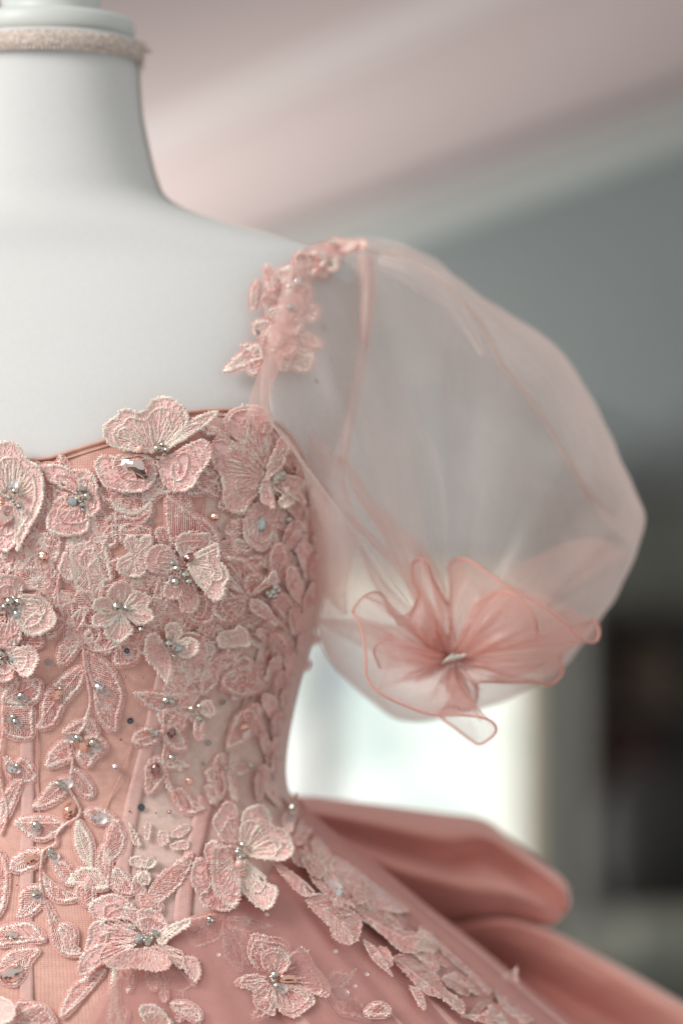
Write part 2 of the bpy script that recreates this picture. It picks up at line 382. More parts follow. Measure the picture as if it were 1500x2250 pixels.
wpart('pane', mux + .02, wx1, wz0, wz1, WY + .015, WY + .021, mg); wpart('pane', wx0, mux - .02, wz0, wz1, WY + .015, WY + .021, mg)
# outdoors: bright overcast sky and pale garden far outside
m, nt, b = newmat('bright_outdoors'); nt.nodes.remove(b); e = N(nt, 'ShaderNodeEmission'); e.inputs[1].default_value = 1.4
tc = N(nt, 'ShaderNodeTexCoord'); nz = N(nt, 'ShaderNodeTexNoise'); nz.inputs['Scale'].default_value = 2.2; nz.inputs['Detail'].default_value = 2
nt.links.new(tc.outputs['Object'], nz.inputs['Vector'])
rp = ramp(nt, [(0.31, lin(172, 190, 192)), (0.40, lin(216, 230, 218)), (0.47, lin(250, 255, 248))]); nt.links.new(nz.outputs[0], rp.inputs[0]); nt.links.new(rp.outputs[0], e.inputs[0])
nt.links.new(e.outputs[0], nt.nodes['Material Output'].inputs[0])
tag(link('sky', mesh('sky', [(-5, 8, -1), (6, 8, -1), (6, 8, 4), (-5, 8, 4)], [(0, 1, 2, 3)]), m, None, False), kind='structure')
# cabinet, chair, cloth pile at lower right, far out of focus
cab = empty('cabinet', at(1490, 2400, 3.2)); tag(cab, 'dark wooden cabinet blurred at the right edge behind the sleeve', 'cabinet')
def cpart(name, px0, px1, py0, py1, Y0, Y1, mat, parent=cab, bev=0.006):
    a = at(px0, py1, Y0); c = at(px1, py0, Y0); o = (a + c) / 2; o.y = (Y0 + Y1) / 2
    return link(name, box_mesh(name, o - parent.location, (abs(c.x - a.x), Y1 - Y0, abs(c.z - a.z)), bev=bev), mat, parent, False)
cpart('back_panel', 1285, 1760, 1330, 2100, 3.55, 3.58, M['wood'])
cpart('side_panel', 1280, 1300, 1330, 2100, 3.2, 3.55, M['wood'])
for yy in (1330, 1545, 1760, 1990): cpart('shelf', 1300, 1760, yy, yy + 18, 3.2, 3.54, M['wood'])
M['red'] = plain('dull_red_card', lin(60, 30, 30), 0.7, 0.1, 20); M['tan'] = plain('tan_card', lin(80, 62, 48), 0.7, 0.1, 20)
M['black'] = plain('black_leather', lin(18, 17, 17), 0.65, 0.2, 20); M['greyc'] = plain('grey_cloth', lin(128, 134, 124), 0.9, 0.1, 20)
def thing_box(name, lab, cat, px0, px1, py0, py1, Y0, Y1, mat):
    o = empty(name, at((px0 + px1) / 2, py1, (Y0 + Y1) / 2)); tag(o, lab, cat)
    cpart('body', px0, px1, py0 + 8, py1, Y0, Y1, mat, o, 0.01); cpart('lid', px0 - 5, px1 + 5, py0 - 14, py0 + 6, Y0 - .01, Y1, mat, o, 0.004)
thing_box('storage_box', 'dull red storage box on the middle shelf of the dark cabinet', 'box', 1330, 1430, 1610, 1755, 3.25, 3.45, M['red'])
thing_box('storage_box', 'tan card box on the upper shelf of the dark cabinet', 'box', 1380, 1440, 1430, 1540, 3.25, 3.45, M['tan'])
M['added_wardrobe'] = plain('dim_wall_paint', lin(74, 78, 72), 0.8, 0.08, 5)
wr = empty('added_wardrobe', at(1480, 2400, 3.7)); tag(wr, 'tall grey-green cupboard added to darken the wall right of the window', 'added_wardrobe')  # added cupboard; its dark colour stands in for the dim lower wall
for x0_, x1_ in ((1182, 1420), (1426, 1664)): cpart('door', x0_, x1_, 1096, 2480, 3.70, 3.72, M['added_wardrobe'], wr)
cpart('carcass', 1176, 1670, 1086, 2500, 3.725, 3.98, M['added_wardrobe'], wr)
for x0_ in (1408, 1430): cpart('handle', x0_, x0_ + 8, 1700, 1760, 3.68, 3.699, M['trim_and_shade'], wr, .002)
for px_, w_, t_, d_, cc, nm in ((1310, 34, 1440, 1544, (44, 46, 50), 'dark blue-grey book standing on the upper shelf, beside the tan box'), (1460, 40, 1450, 1544, (88, 76, 62), 'light brown book standing right of the tan box'),
        (1310, 60, 1830, 1988, (44, 36, 30), 'brown upright box on the lower shelf of the dark cabinet')):
    M['cover'] = plain('cover_card', lin(*cc), 0.7, 0.2, 20); o_ = empty('book' if 'book' in nm else 'storage_box', at(px_, d_, 3.3)); tag(o_, nm, 'book' if 'book' in nm else 'box')
    cpart('cover' if 'book' in nm else 'body', px_ - w_ // 2, px_ + w_ // 2, t_, d_, 3.25, 3.4, M['cover'], o_); cpart('pages' if 'book' in nm else 'lid', px_ - w_ // 2 + 5, px_ + w_ // 2 - 5, t_ - 5, t_ - 1, 3.26, 3.39, M['greyc'], o_, .001)
# round black chair back in front of the cabinet
ch = empty('armchair', at(1440, 2150, 2.9)); tag(ch, 'black rounded armchair in front of the dark cabinet', 'chair')
def blob(name, c, r, mat, parent, seed=0, e=2.6, nz_=0.05):
    n1, n2 = 14, 24; V = []
    for i in range(n1 + 1):
        for j in range(n2):
            th = math.pi * i / n1; ph = 2 * math.pi * j / n2
            f = lambda v, q: math.copysign(abs(v) ** q, v)
            q = 2 / e; x = f(math.sin(th), q) * f(math.cos(ph), q); y = f(math.sin(th), q) * f(math.sin(ph), q); z = f(math.cos(th), q)
            w = 1 + nz_ * math.sin(3 * ph + seed) * math.sin(5 * th + seed)
            V.append((c[0] + r[0] * x * w - parent.location.x, c[1] + r[1] * y * w - parent.location.y, c[2] + r[2] * z * w - parent.location.z))
    return link(name, mesh(name, V, grid_faces(n1 + 1, n2, True)), mat, parent)
c = at(1450, 1850, 2.9); blob('backrest', c, (0.11, .05, 0.13), M['black'], ch)
c = at(1450, 2010, 2.85); blob('seat', c, (0.14, .14, 0.035), M['black'], ch)
for sx in (-.1, .1):
    for sy in (-.1, .1):
        t = Vector((c.x + sx, c.y + sy, c.z)); g = Vector((t.x + sx * .15, t.y, 0.0)); g -= ch.location; t -= ch.location
        link('leg', tube_mesh('leg', [t, (t + g) / 2, g], [.014, .012, .01], 8), M['black'], ch)
pl = empty('side_table', at(1440, 2200, 2.3)); tag(pl, 'grey-green side table with a folded cloth at the lower right edge', 'table')
cpart('table_top', 1260, 1700, 2120, 2140, 2.2, 2.6, M['greyc'], pl)
for px in (1290, 1670): cpart('leg', px, px + 14, 2140, 3400, 2.25, 2.27, M['wood'], pl)
cl = empty('folded_cloth', at(1450, 2118, 2.35)); tag(cl, 'pale grey folded cloth lying on the side table', 'cloth')
for k in range(3): cpart('fold', 1380 + 8 * k, 1640 - 12 * k, 2098 - 20 * k, 2117 - 20 * k, 2.24, 2.5, M['greyc'], cl, 0.008)

# ------------------------------------------------------------------ dress form
form = empty('dress_form', (0, 0, 0)); tag(form, 'off-white cloth-covered dress form with a capped neck, wearing the pink gown', 'dress form')
NT = 96
def ring_surface(name, zs, off, mat, parent, th0=-math.pi, th1=math.pi, nt_=NT, ztop=None):
    V = []; UV = []
    for i, z in enumerate(zs):
        for j in range(nt_ + 1):
            th = th0 + (th1 - th0) * j / nt_
            p = section(z, off, th); V.append(p); UV.append((th * 130, z * 1000))
    return link(name, mesh(name, V, grid_faces(len(zs), nt_ + 1), uv=UV), mat, parent)
ring_surface('body', np.linspace(zpx(2000, 0), zpx(92, 0), 150), 0.0, M['mannequin'], form)
def lathe(name, prof, c, mat, parent, n=64):
    V = [];
    for r, z in prof:
        for j in range(n): V.append((c[0] + r * math.cos(2 * math.pi * j / n), c[1] + r * math.sin(2 * math.pi * j / n), c[2] + z))
    return link(name, mesh(name, V, grid_faces(len(prof), n, True)), mat, parent)
nc = (0, 0, zpx(100, 0)); q = 1 / 3710
lathe('neck_cap', [(0.0, 1 * q), (174 * q, 3 * q), (180 * q, 7 * q), (185 * q, 26 * q), (183 * q, 46 * q), (176 * q, 54 * q), (112 * q, 58 * q), (104 * q, 64 * q), (106 * q, 80 * q), (110 * q, 100 * q), (100 * q, 130 * q), (60 * q, 150 * q), (0, 152 * q)], nc, M['cap'], form)
lathe('lace_trim', [(190 * q, -40 * q), (201 * q, -39 * q), (205 * q, -30 * q), (206 * q, -16 * q), (203 * q, -3 * q), (188 * q, -1 * q)], nc, M['trim'], form, 128)
V = []; F = []
for j in range(150):   # picot edge loops of the trim
    a0 = 2 * math.pi * j / 150
    for k in range(6):
        an = 2 * math.pi * k / 6; V.append((206 * q * math.cos(a0 + .012 * math.cos(an)), 206 * q * math.sin(a0 + .012 * math.cos(an)), nc[2] - 41 * q + 6 * q * math.sin(an)))
    F.append(tuple(j * 6 + k for k in range(6)))
link('picot_edge', mesh('picot_edge', V, F), M['trim'], form)
pts = [section(z, 0.0012, math.pi / 2) for z in np.linspace(zpx(120, 0), zpx(556, 0), 60)]
link('seam_piping', tube_mesh('seam_piping', pts, 0.0011, 8), M['piping'], form)
t0 = section(zpx(112, 0), 0.003, math.pi / 2)
link('trim_knot', tube_mesh('trim_knot', [t0 + Vector((-.004, -.006, .004)), t0 + Vector((.001, -.006, .001)), t0 + Vector((.006, -.004, -.002))], [.002, .0032, .0008], 8), M['trim'], form)

# ------------------------------------------------------------------ gown: cloth parts
gown = empty('gown', (0, 0, 0)); tag(gown, 'blush pink ball gown with beaded lace flowers and sheer puff sleeve', 'gown')
neck = [(75, 1010), (110, 1003), (150, 990), (190, 978), (230, 965), (290, 945), (350, 920), (400, 905), (440, 899), (480, 897), (520, 900), (560, 908), (600, 925), (632, 958), (655, 1000), (672, 1050)]
nth = [theta_of(x, y) for x, y in neck]
nT = [t for t, z in nth]; nZ = [z for t, z in nth]
nT = [0.0] + [t for t in nT[1:] ] ; nZ = [nZ[0]] + nZ[1:]
nT += [1.75, 2.2, math.pi]; nZ += [zpx(1110, 0), zpx(1130, 0), zpx(1140, 0)]
def neck_z(th): return float(np.interp(abs(th), nT, nZ))
seam = [(470, 900), (462, 1000), (448, 1100), (430, 1250), (400, 1400), (350, 1550), (318, 1680), (300, 1760), (275, 1900), (262, 1960), (250, 2060), (235, 2300)]
sm = [theta_of(x, y) for x, y in seam]; sZ = [z for t, z in sm][::-1]; sT = [t for t, z in sm][::-1]
def seam_th(z): return float(np.interp(z, sZ, sT))
def panel(name, t_of, mat, rows=90, cols=60, off=OFF - 0.0006):
    V = []; UV = []; zb = zpx(2420)
    for i in range(rows + 1):
        for j in range(cols + 1):
            v = j / cols
            z = zb + (neck_z(0.5) - zb) * i / rows
            for _ in range(3):
                th = t_of(z, v); z = zb + (neck_z(th) - zb) * i / rows
            p = section(z, off, th); 
            wr = 0.0004 * math.sin(th * 31 + 3 * math.sin(z * 40)) + 0.0003 * math.sin(z * 190 + th * 9)
            p.y -= wr; V.append(p); UV.append((th * 130, z * 1000))
    return link(name, mesh(name, V, grid_faces(rows + 1, cols + 1), uv=UV), mat, gown)
panel('front_panel', lambda z, v: -seam_th(z) + 2 * seam_th(z) * v, M['lining'])
panel('side_panel', lambda z, v: seam_th(z) + (math.pi - seam_th(z)) * v, M['side'])
panel('side_panel', lambda z, v: -math.pi + (math.pi - seam_th(z)) * v, M['side'])
ths = np.linspace(-1.9, 1.9, 140)
link('neckline_binding', tube_mesh('neckline_binding', [section(neck_z(t) - .0008, OFF + .0002, t) for t in ths], 0.0012, 8), M['binding'], gown)
link('neckline_binding', tube_mesh('neckline_binding', [section(neck_z(t) - .0042, OFF + .0000, t) for t in ths], 0.0006, 6), M['binding'], gown)
def ribbon(name, pts, w, h, mat, n=50):
    C = resample(cr(pts), n); T = np.gradient(C, axis=0); T /= np.linalg.norm(T, axis=1)[:, None]; Nn = np.stack([-T[:, 1], T[:, 0]], 1)
    V = []; UV = []
    cols = [(-.5, -.0006), (-.46, h), (-.2, h * 1.25), (0, h * 1.1), (.2, h * 1.25), (.46, h), (.5, -.0006)]
    for f, hh in cols: V.append(surf(C + Nn * f * w, hh))
    V = np.stack(V, 1).reshape(-1, 3)
    return link(name, mesh(name, V, grid_faces(n, len(cols)), uv=V[:, [0, 2]] * 1000), mat, gown)
ribbon('boning_channel', [(400, 1340), (362, 1480), (335, 1600), (312, 1690), (292, 1770), (276, 1860), (266, 1955)], 34, .0003, M['channel'])
ribbon('boning_channel', [(62, 1480), (60, 1600), (62, 1760), (60, 1900), (58, 2050), (60, 2260)], 30, .0003, M['channel'])
ribbon('boning_channel', [(455, 1750), (430, 1850), (410, 1930), (398, 2040)], 38, .0003, M['channel'])
ribbon('boning_channel', [(588, 1400), (560, 1500), (520, 1640), (505, 1750), (500, 1850)], 26, .0006, M['side'])
def seam_line(pts, r=0.00035):
    C = resample(cr(pts), 60); link('seam_stitching', tube_mesh('seam_stitching', surf(C, .0006), r, 5), M['binding'], gown)
seam_line([(452, 1090), (440, 1150), (436, 1180)]); seam_line([(300, 1600), (276, 1680), (240, 1760), (225, 1810)]); seam_line([(82, 1560), (84, 1700), (88, 1800)])
# skirt over the basque waist
wl = [(-10, 2440), (60, 2400), (130, 2330), (180, 2260), (225, 2180), (270, 2110), (340, 2055), (400, 2015), (460, 1995), (520, 1975), (570, 1930), (605, 1870), (625, 1810), (636, 1778)]
wt = [theta_of(x, y) for x, y in wl]; wT = [max(0, t) for t, z in wt]; wZ = [z for t, z in wt]
wT += [math.pi / 2, math.pi]; wZ += [zpx(1762, 0), zpx(1740, 0)]
def skirt_mesh(name, off, amp, freq, mat, zb, rows=70, cols=420, ph=0.0):
    V = []; UV = []
    for i in range(rows + 1):
        for j in range(cols + 1):
            th = -math.pi + 2 * math.pi * j / cols; zt = float(np.interp(abs(th), wT, wZ)); z = zt + (zb - zt) * i / rows
            g = min(1, (zt - z) / 0.10) ** .8
            w = amp * g * (0.55 * math.sin(freq * th + ph) + 0.45 * math.sin(freq * 2.3 * th + 1.7 + ph + 6 * z) + .3 * math.sin(freq * .6 * th + 2))
            p = section(z, off + 0.004 * g + w, th); V.append(p); UV.append((th * 160, z * 1000))
    return link(name, mesh(name, V, grid_faces(rows + 1, cols + 1), uv=UV), mat, gown)
skirt_mesh('skirt', OFF + .0008, .0042, 34, M['skirt'], zpx(2580))
skirt_mesh('skirt_veil', OFF + .0042, .004, 27, M['skirt_veil'], zpx(2580), ph=2.0)

# ------------------------------------------------------------------ lofted cloth (bow, sleeve folds)
def loft(name, rows, mat, parent, nu=8, nv=8, wob=0.0, seed=0, thick=0.0, ysc=None):
    """rows of (px, py, Y) control points -> smooth sheet"""
    rs = []
    if ysc: rows = [[(p[0], p[1], ysc[0] + (p[2] - ysc[0]) * ysc[1]) for p in r] for r in rows]
    for r in rows: rs.append(cr(np.array([tuple(at(*p)) for p in r]), nu))
    A = np.array(rs); B = np.array([cr(A[:, k], nv) for k in range(A.shape[1])])   # cols x rows x 3
    B = B.transpose(1, 0, 2); nr, nc_ = B.shape[:2]
    if wob:
        u, v = np.meshgrid(np.arange(nc_), np.arange(nr))
        B[:, :, 1] += wob * (np.sin(u * .21 + v * .35 + seed) + .6 * np.sin(u * .43 - v * .27 + seed * 2) + .5 * np.sin(v * .9 + u * .08) + .35 * np.sin(v * 1.7 - u * .17 + seed) + .3 * np.sin(u * .9 + v * .5))
    o = link(name, mesh(name, B.reshape(-1, 3), grid_faces(nr, nc_)), mat, parent)
    if thick: s = o.modifiers.new('thickness', 'SOLIDIFY'); s.thickness = thick
    return o
bow = loft('back_bow', [
    [(600, 1765, .10), (700, 1765, .13), (830, 1790, .15), (960, 1800, .17), (1060, 1812, .18), (1110, 1850, .18), (1180, 1900, .17), (1235, 1950, .16), (1240, 1985, .15)],
    [(600, 1748, .05), (700, 1752, .09), (830, 1768, .11), (960, 1785, .12), (1062, 1800, .13), (1115, 1838, .13), (1185, 1888, .12), (1240, 1936, .11), (1252, 1976, .11)],
    [(605, 1775, .03), (720, 1790, .05), (850, 1815, .065), (970, 1840, .07), (1060, 1835, .08), (1125, 1870, .08), (1190, 1915, .08), (1238, 1956, .08), (1250, 1990, .09)],
    [(610, 1795, .06), (735, 1818, .085), (855, 1850, .10), (975, 1880, .105), (1050, 1868, .105), (1125, 1905, .10), (1185, 1945, .095), (1228, 1978, .095), (1242, 2004, .10)],
    [(630, 1820, .04), (750, 1855, .05), (865, 1900, .055), (985, 1935, .06), (1065, 1945, .062), (1130, 1960, .07), (1178, 1985, .08), (1216, 2008, .09), (1230, 2018, .10)],
    [(650, 1840, .07), (770, 1900, .085), (875, 1955, .09), (980, 1990, .095), (1060, 2000, .095), (1120, 2005, .095), (1165, 2015, .095), (1200, 2026, .10), (1215, 2032, .105)],
    [(670, 1860, .11), (785, 1940, .13), (880, 2000, .14), (980, 2035, .14), (1050, 2045, .14), (1105, 2035, .13), (1150, 2030, .125), (1190, 2034, .12), (1205, 2036, .12)]],
    M['satin'], gown, 9, 9, .0009, 1, ysc=(.09, .75))
loft('bow_tail', [
    [(860, 2000, .17), (980, 2020, .16), (1100, 2015, .15), (1210, 2045, .14), (1310, 2095, .14), (1410, 2150, .14), (1540, 2225, .14)],
    [(850, 2030, .11), (970, 2040, .10), (1095, 2020, .08), (1205, 2052, .07), (1305, 2108, .07), (1405, 2165, .07), (1540, 2245, .07)],
    [(840, 2060, .15), (960, 2080, .15), (1080, 2065, .10), (1190, 2100, .08), (1290, 2160, .08), (1390, 2220, .08), (1540, 2320, .08)],
    [(840, 2090, .19), (950, 2120, .21), (1070, 2115, .17), (1180, 2155, .125), (1270, 2215, .115), (1370, 2280, .115), (1540, 2400, .11)],
    [(840, 2130, .17), (940, 2170, .18), (1050, 2175, .13), (1150, 2220, .075), (1240, 2290, .06), (1340, 2370, .06), (1540, 2500, .06)],
    [(840, 2240, .13), (940, 2300, .13), (1050, 2300, .10), (1150, 2340, .09), (1240, 2400, .09), (1340, 2480, .09), (1540, 2600, .09)]],
    M['satin'], gown, 9, 9, .0010, 4, ysc=(.10, .6))

# ------------------------------------------------------------------ embroidery
STITCH_N = [0]
def stitches(P0, P1, hfun, w=2.3, arch=0.0005, base=0.0002, tintbase=0.5, tintvar=0.35):
    """every satin stitch is a raised thread lying from P0 to P1 (photo px)"""
    n = len(P0); STITCH_N[0] += n
    d = P1 - P0; L = np.linalg.norm(d, axis=1)[:, None] + 1e-6; nn = np.stack([-d[:, 1], d[:, 0]], 1) / L
    wv = (w * (0.8 + 0.4 * RNG.random(n)))[:, None]
    am = arch * (0.7 + 0.6 * RNG.random(n))
    ts = (0.0, 0.3, 0.7, 1.0); ah = (0.0, 0.9, 1.0, 0.0); wf = (0.6, 1.0, 1.0, 0.6)
    VV = []
    for t, a, f in zip(ts, ah, wf):
        C = P0 + d * t
        for s, top in ((-.5, 0), (0, 1), (.5, 0)):
            Q = C + nn * wv * (s * f)
            VV.append(surf(Q, hfun(Q) + base + am * a * (1.0 if top else 0.35) + (0.00018 if top else 0)))
    V = np.stack(VV, 1).reshape(-1, 3)     # n x 12
    b = (np.arange(n) * 12)[:, None]
    quads = []
    for r in range(3):
        for c in range(2): quads.append(np.hstack([b + r * 3 + c, b + r * 3 + c + 1, b + (r + 1) * 3 + c + 1, b + (r + 1) * 3 + c]))
    Q = np.stack(quads, 1).reshape(-1, 4)
    lf = np.sin(P0[:, 0] * .085 + 1.3 * np.sin(P0[:, 1] * .05)) * np.sin(P0[:, 1] * .075 + np.sin(P0[:, 0] * .043))  # slow pink-to-cream drift in thread colour, imitating satin highlights
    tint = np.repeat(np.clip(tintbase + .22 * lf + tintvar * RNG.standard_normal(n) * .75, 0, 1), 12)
    return V, Q, tint
def along(C, w_in, w_out, spacing=2.5, slant=0.25, closed=True, jit=1.2):
    n = max(6, int((plen(C) + (np.linalg.norm(C[0] - C[-1]) if closed else 0)) / spacing))
    S = resample(C, n, closed); T = (np.roll(S, -1, 0) - np.roll(S, 1, 0)) if closed else np.gradient(S, axis=0)
    T /= np.linalg.norm(T, axis=1)[:, None] + 1e-9; Nn = np.stack([-T[:, 1], T[:, 0]], 1)
    j = RNG.normal(0, jit, (n, 1)); k = RNG.normal(0, jit, (n, 1)); sl = slant + RNG.normal(0, .12, (n, 1))
    return S + Nn * (w_out + j) + T * sl * (w_in + w_out) * .5, S - Nn * (w_in + k) - T * sl * (w_in + w_out) * .5
def area2(C): x, y = C[:, 0], C[:, 1]; return 0.5 * np.sum(x * np.roll(y, -1) - np.roll(x, -1) * y)
def inside(P, C):
    x, y = P[:, 0], P[:, 1]; r = np.zeros(len(P), bool); n = len(C)
    for i in range(n):
        x0, y0 = C[i]; x1, y1 = C[(i + 1) % n]
        c = ((y0 > y) != (y1 > y))
        if c.any(): r ^= c & (x < (x1 - x0) * (y - y0) / (y1 - y0 + 1e-12) + x0)
    return r
def sheet(name, C, hfun, mat, parent, step=9.0):
    """flat outline filled and laid on the body with hfun lift"""
    lo, hi = C.min(0), C.max(0)
    G = np.stack(np.meshgrid(np.arange(lo[0], hi[0], step), np.arange(lo[1], hi[1], step)), -1).reshape(-1, 2) + RNG.normal(0, step * .12, (1, 2))
    D = np.min(np.linalg.norm(G[:, None] - C[None], axis=2), axis=1) if len(G) else np.zeros(0)
    G = G[inside(G, C) & (D > step * .5)] if len(G) else G
    P = np.vstack([C, G]); n = len(C)
    res = delaunay_2d_cdt([Vector(p) for p in P], [(i, (i + 1) % n) for i in range(n)], [], 2, 1e-4)
    P2 = np.array([tuple(v) for v in res[0]]); V = surf(P2, hfun(P2))
    return mesh(name, V, res[2], uv=P2 / 4.0)
FM = 1.0
def parse(s): return np.array([[float(a) for a in p.split(',')] for p in s.split()])
TILES = {'A': (0, 850, 3.75), 'B': (350, 850, 3.75), 'C': (0, 1200, 3.75), 'D': (350, 1200, 3.75), 'E': (0, 1550, 3.75), 'F': (350, 1550, 3.75), 'G': (0, 1850, 3.75), 'H': (350, 1850, 3.75),
         'I': (450, 520, 3.75), 'J': (600, 1750, 3.0)}
def tp(tile, s):
    P = parse(s) if isinstance(s, str) else np.array(s, dtype=float); ox, oy, k = TILES[tile]
    return P / k + np.array([ox, oy])
SEED = [0]
def piece(name, C, parent, kind='leaf', root=None, lift=0.0, h0=0.0006, border=7.0, spacing=2.5, veins=True, mat=None, tint=0.5, pale=False, ruffle=0.0, inner=None, curl=0.0, extra=(), fill=None, label=None, backing=True, smooth_n=7):
    """one embroidered lace piece: cloth, satin border, veins; C = closed outline in photo px"""
    SEED[0] += 1; sd = SEED[0] * 1.37
    if fill is None: fill = .35 if kind == 'leaf' else .55
    O = cr(C, smooth_n, True); per = plen(np.vstack([O, O[:1]]))
    O = resample(O, max(24, int(per / 4.5)), True)
    if area2(O) < 0: O = O[::-1]
    # with y down, positive area = clockwise on screen ; outward normal = (T.y,-T.x)
    cen = O.mean(0); rt = np.array(root) if root is not None else O[0]
    dm = np.linalg.norm(O - rt, axis=1).max()
    def hf(P):
        d = np.linalg.norm(P - rt, axis=1) / dm; an = np.arctan2(P[:, 1] - rt[1], P[:, 0] - rt[0])
        h = h0 + lift * np.clip(d, 0, 1.2) ** 1.15
        if curl: h = h - curl * np.clip(d - .7, 0, 1) ** 2 * 6
        if ruffle: h = h + ruffle * np.clip(d, 0, 1) ** 2 * np.sin(an * 5 + sd + np.sin(an * 3 + sd))
        q = 0.00022 * np.sin(P[:, 0] * .16 + sd) * np.cos(P[:, 1] * .13 + sd)
        return h + q
    mat = mat or (M['organza'] if kind == 'petal' else M['lace_net'])
    T_ = (np.roll(O, -1, 0) - np.roll(O, 1, 0)); T_ /= np.linalg.norm(T_, axis=1)[:, None] + 1e-9
    Om = O
    if mat in (M['lace_net'],) and abs(area2(O)) > 500:
        Om = O - np.stack([-T_[:, 1], T_[:, 0]], 1) * 6.5; k_ = np.array([.25, .5, .25])
        for _ in range(3): Om = np.roll(Om, 1, 0) * .25 + Om * .5 + np.roll(Om, -1, 0) * .25
        Om = resample(Om, max(20, len(O) // 2), True)
    me = sheet(name, Om, hf, mat, parent)
    ob = link(name, me, mat, parent)
    if label: ob['label'] = label
    VS, QS, TS = [], [], []; off = 0
    def add(P0, P1, **kw):
        nonlocal off
        if len(P0) == 0: return
        hfun = kw.pop('hfun', hf)
        V, Q, T = stitches(np.asarray(P0, float), np.asarray(P1, float), hfun, **kw); VS.append(V); QS.append(Q + off); TS.append(T); off += len(V)
    # border, two overlapping rows of stitches
    a, b = along(O, 1.2, border, spacing, 0.35); a, b = along(O[::-1], border * .5, border * .5, spacing, 0.35)
    T = (np.roll(O, -1, 0) - np.roll(O, 1, 0)); T /= np.linalg.norm(T, axis=1)[:, None] + 1e-9
    inn = np.stack([-T[:, 1], T[:, 0]], 1)       # inward for positive area
    Oi = O + inn * border * .42
    a, b = along(Oi, border * .5, border * .62, spacing, 0.3, True, 1.5); add(a, b, w=spacing * .95, arch=.00055, tintbase=tint + .12)
    if veins and kind == 'leaf':
        # midrib from root to the farthest point, then side veins
        tip = O[np.argmax(np.linalg.norm(O - rt, axis=1))]
        n = max(4, int(np.linalg.norm(tip - rt) / 3)); bend = inn[np.argmax(np.linalg.norm(O - rt, axis=1))] * 0
        mid = rt + (tip - rt) * np.linspace(0.04, .92, n)[:, None]
        ax = (tip - rt) / (np.linalg.norm(tip - rt) + 1e-9); px_ = np.array([-ax[1], ax[0]])
        wav = np.sin(np.linspace(0, math.pi, n))[:, None] * px_ * RNG.normal(0, .05) * np.linalg.norm(tip - rt)
        mid = mid + wav
        a, b = along(mid, 2.0, 2.0, 2.6, 0.8, False, .5); add(a, b, w=2.2, arch=.0006, tintbase=tint)
        m2 = mid[1:-1:2] if n > 6 else mid
        for sgn in (-1, 1):
            e = []
            for p in m2:
                dirn = ax * .75 + px_ * sgn * .85; dirn /= np.linalg.norm(dirn)
                # distance to the outline in that direction
                rel = O - p; t = rel @ dirn; pe = np.abs(rel @ np.array([-dirn[1], dirn[0]])); pe = np.where(t > 0, pe, 1e9); k = np.argmin(pe)
                e.append(p + dirn * max(2.0, t[k] - border * .55) * RNG.uniform(.75, 1.0))
            add(m2, np.array(e), w=1.8, arch=.0004, tintbase=tint - .08, tintvar=.4)
    if kind == 'petal' and veins:
        nv = max(4, int(per / 34))
        far = np.linalg.norm(O - rt, axis=1) > dm * .55
        tips = O[far]; 
        if len(tips) > nv:
            tips = tips[np.linspace(len(tips) * .08, len(tips) * .92, nv).astype(int)]
            for t in tips:
                c1 = rt + (t - rt) * RNG.uniform(.22, .3); c2 = rt + (t - rt) * RNG.uniform(.62, .76)
                line = np.array([c1 + (c2 - c1) * k for k in np.linspace(0, 1, 5)]); line[1:4] += RNG.normal(0, 1.2, (3, 2))
                a, b = along(line, 2.2, 2.2, 2.6, .5, False, .6); add(a, b, w=2.4, arch=.0006, tintbase=tint)
        if inner is None: inner = .68
        if inner:
            keep = np.linalg.norm(O - rt, axis=1) > dm * .42
            I = rt + (O - rt) * inner
            a, b = along(I, 2.6, 3.4, 2.5, .3); S = resample(I, len(a), True)
            kk = np.linalg.norm(S - rt, axis=1) > dm * inner * .45
            add(a[kk], b[kk], w=2.4, arch=.0008, tintbase=tint + .05)
    if fill:
        # scattered satin filling threads, radiating from the root
        lo, hi = O.min(0), O.max(0); n = int(fill * abs(area2(O)) / 22); Pn = lo + RNG.random((n * 2, 2)) * (hi - lo); Pn = Pn[inside(Pn, O)][:n]
        dv = Pn - rt; dv /= np.linalg.norm(dv, axis=1)[:, None] + 1e-9; ln = RNG.uniform(4, 9, (len(Pn), 1))
        an = RNG.normal(0, .22, len(Pn)); c_, s_ = np.cos(an), np.sin(an); dv = np.stack([dv[:, 0] * c_ - dv[:, 1] * s_, dv[:, 0] * s_ + dv[:, 1] * c_], 1)
        add(Pn - dv * ln * .5, Pn + dv * ln * .5, w=1.9, arch=.0004, tintbase=tint - .12, tintvar=.45)
    for ln in extra:
        L_ = cr(ln, 8) if len(ln) > 2 else np.asarray(ln, float); L_ = resample(L_, max(4, int(plen(L_) / 3)))
        a, b = along(L_, 3.2, 3.2, 2.5, .35, False, .8); add(a, b, w=2.4, arch=.0009, tintbase=tint + .15)
    if VS:
        me2 = fast_mesh('satin_stitching', np.vstack(VS), np.vstack(QS), np.concatenate(TS))
        # join threads into the piece's own mesh as second material
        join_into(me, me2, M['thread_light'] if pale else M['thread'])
    ob['_h'] = 0.0; del ob['_h']
    return ob, hf
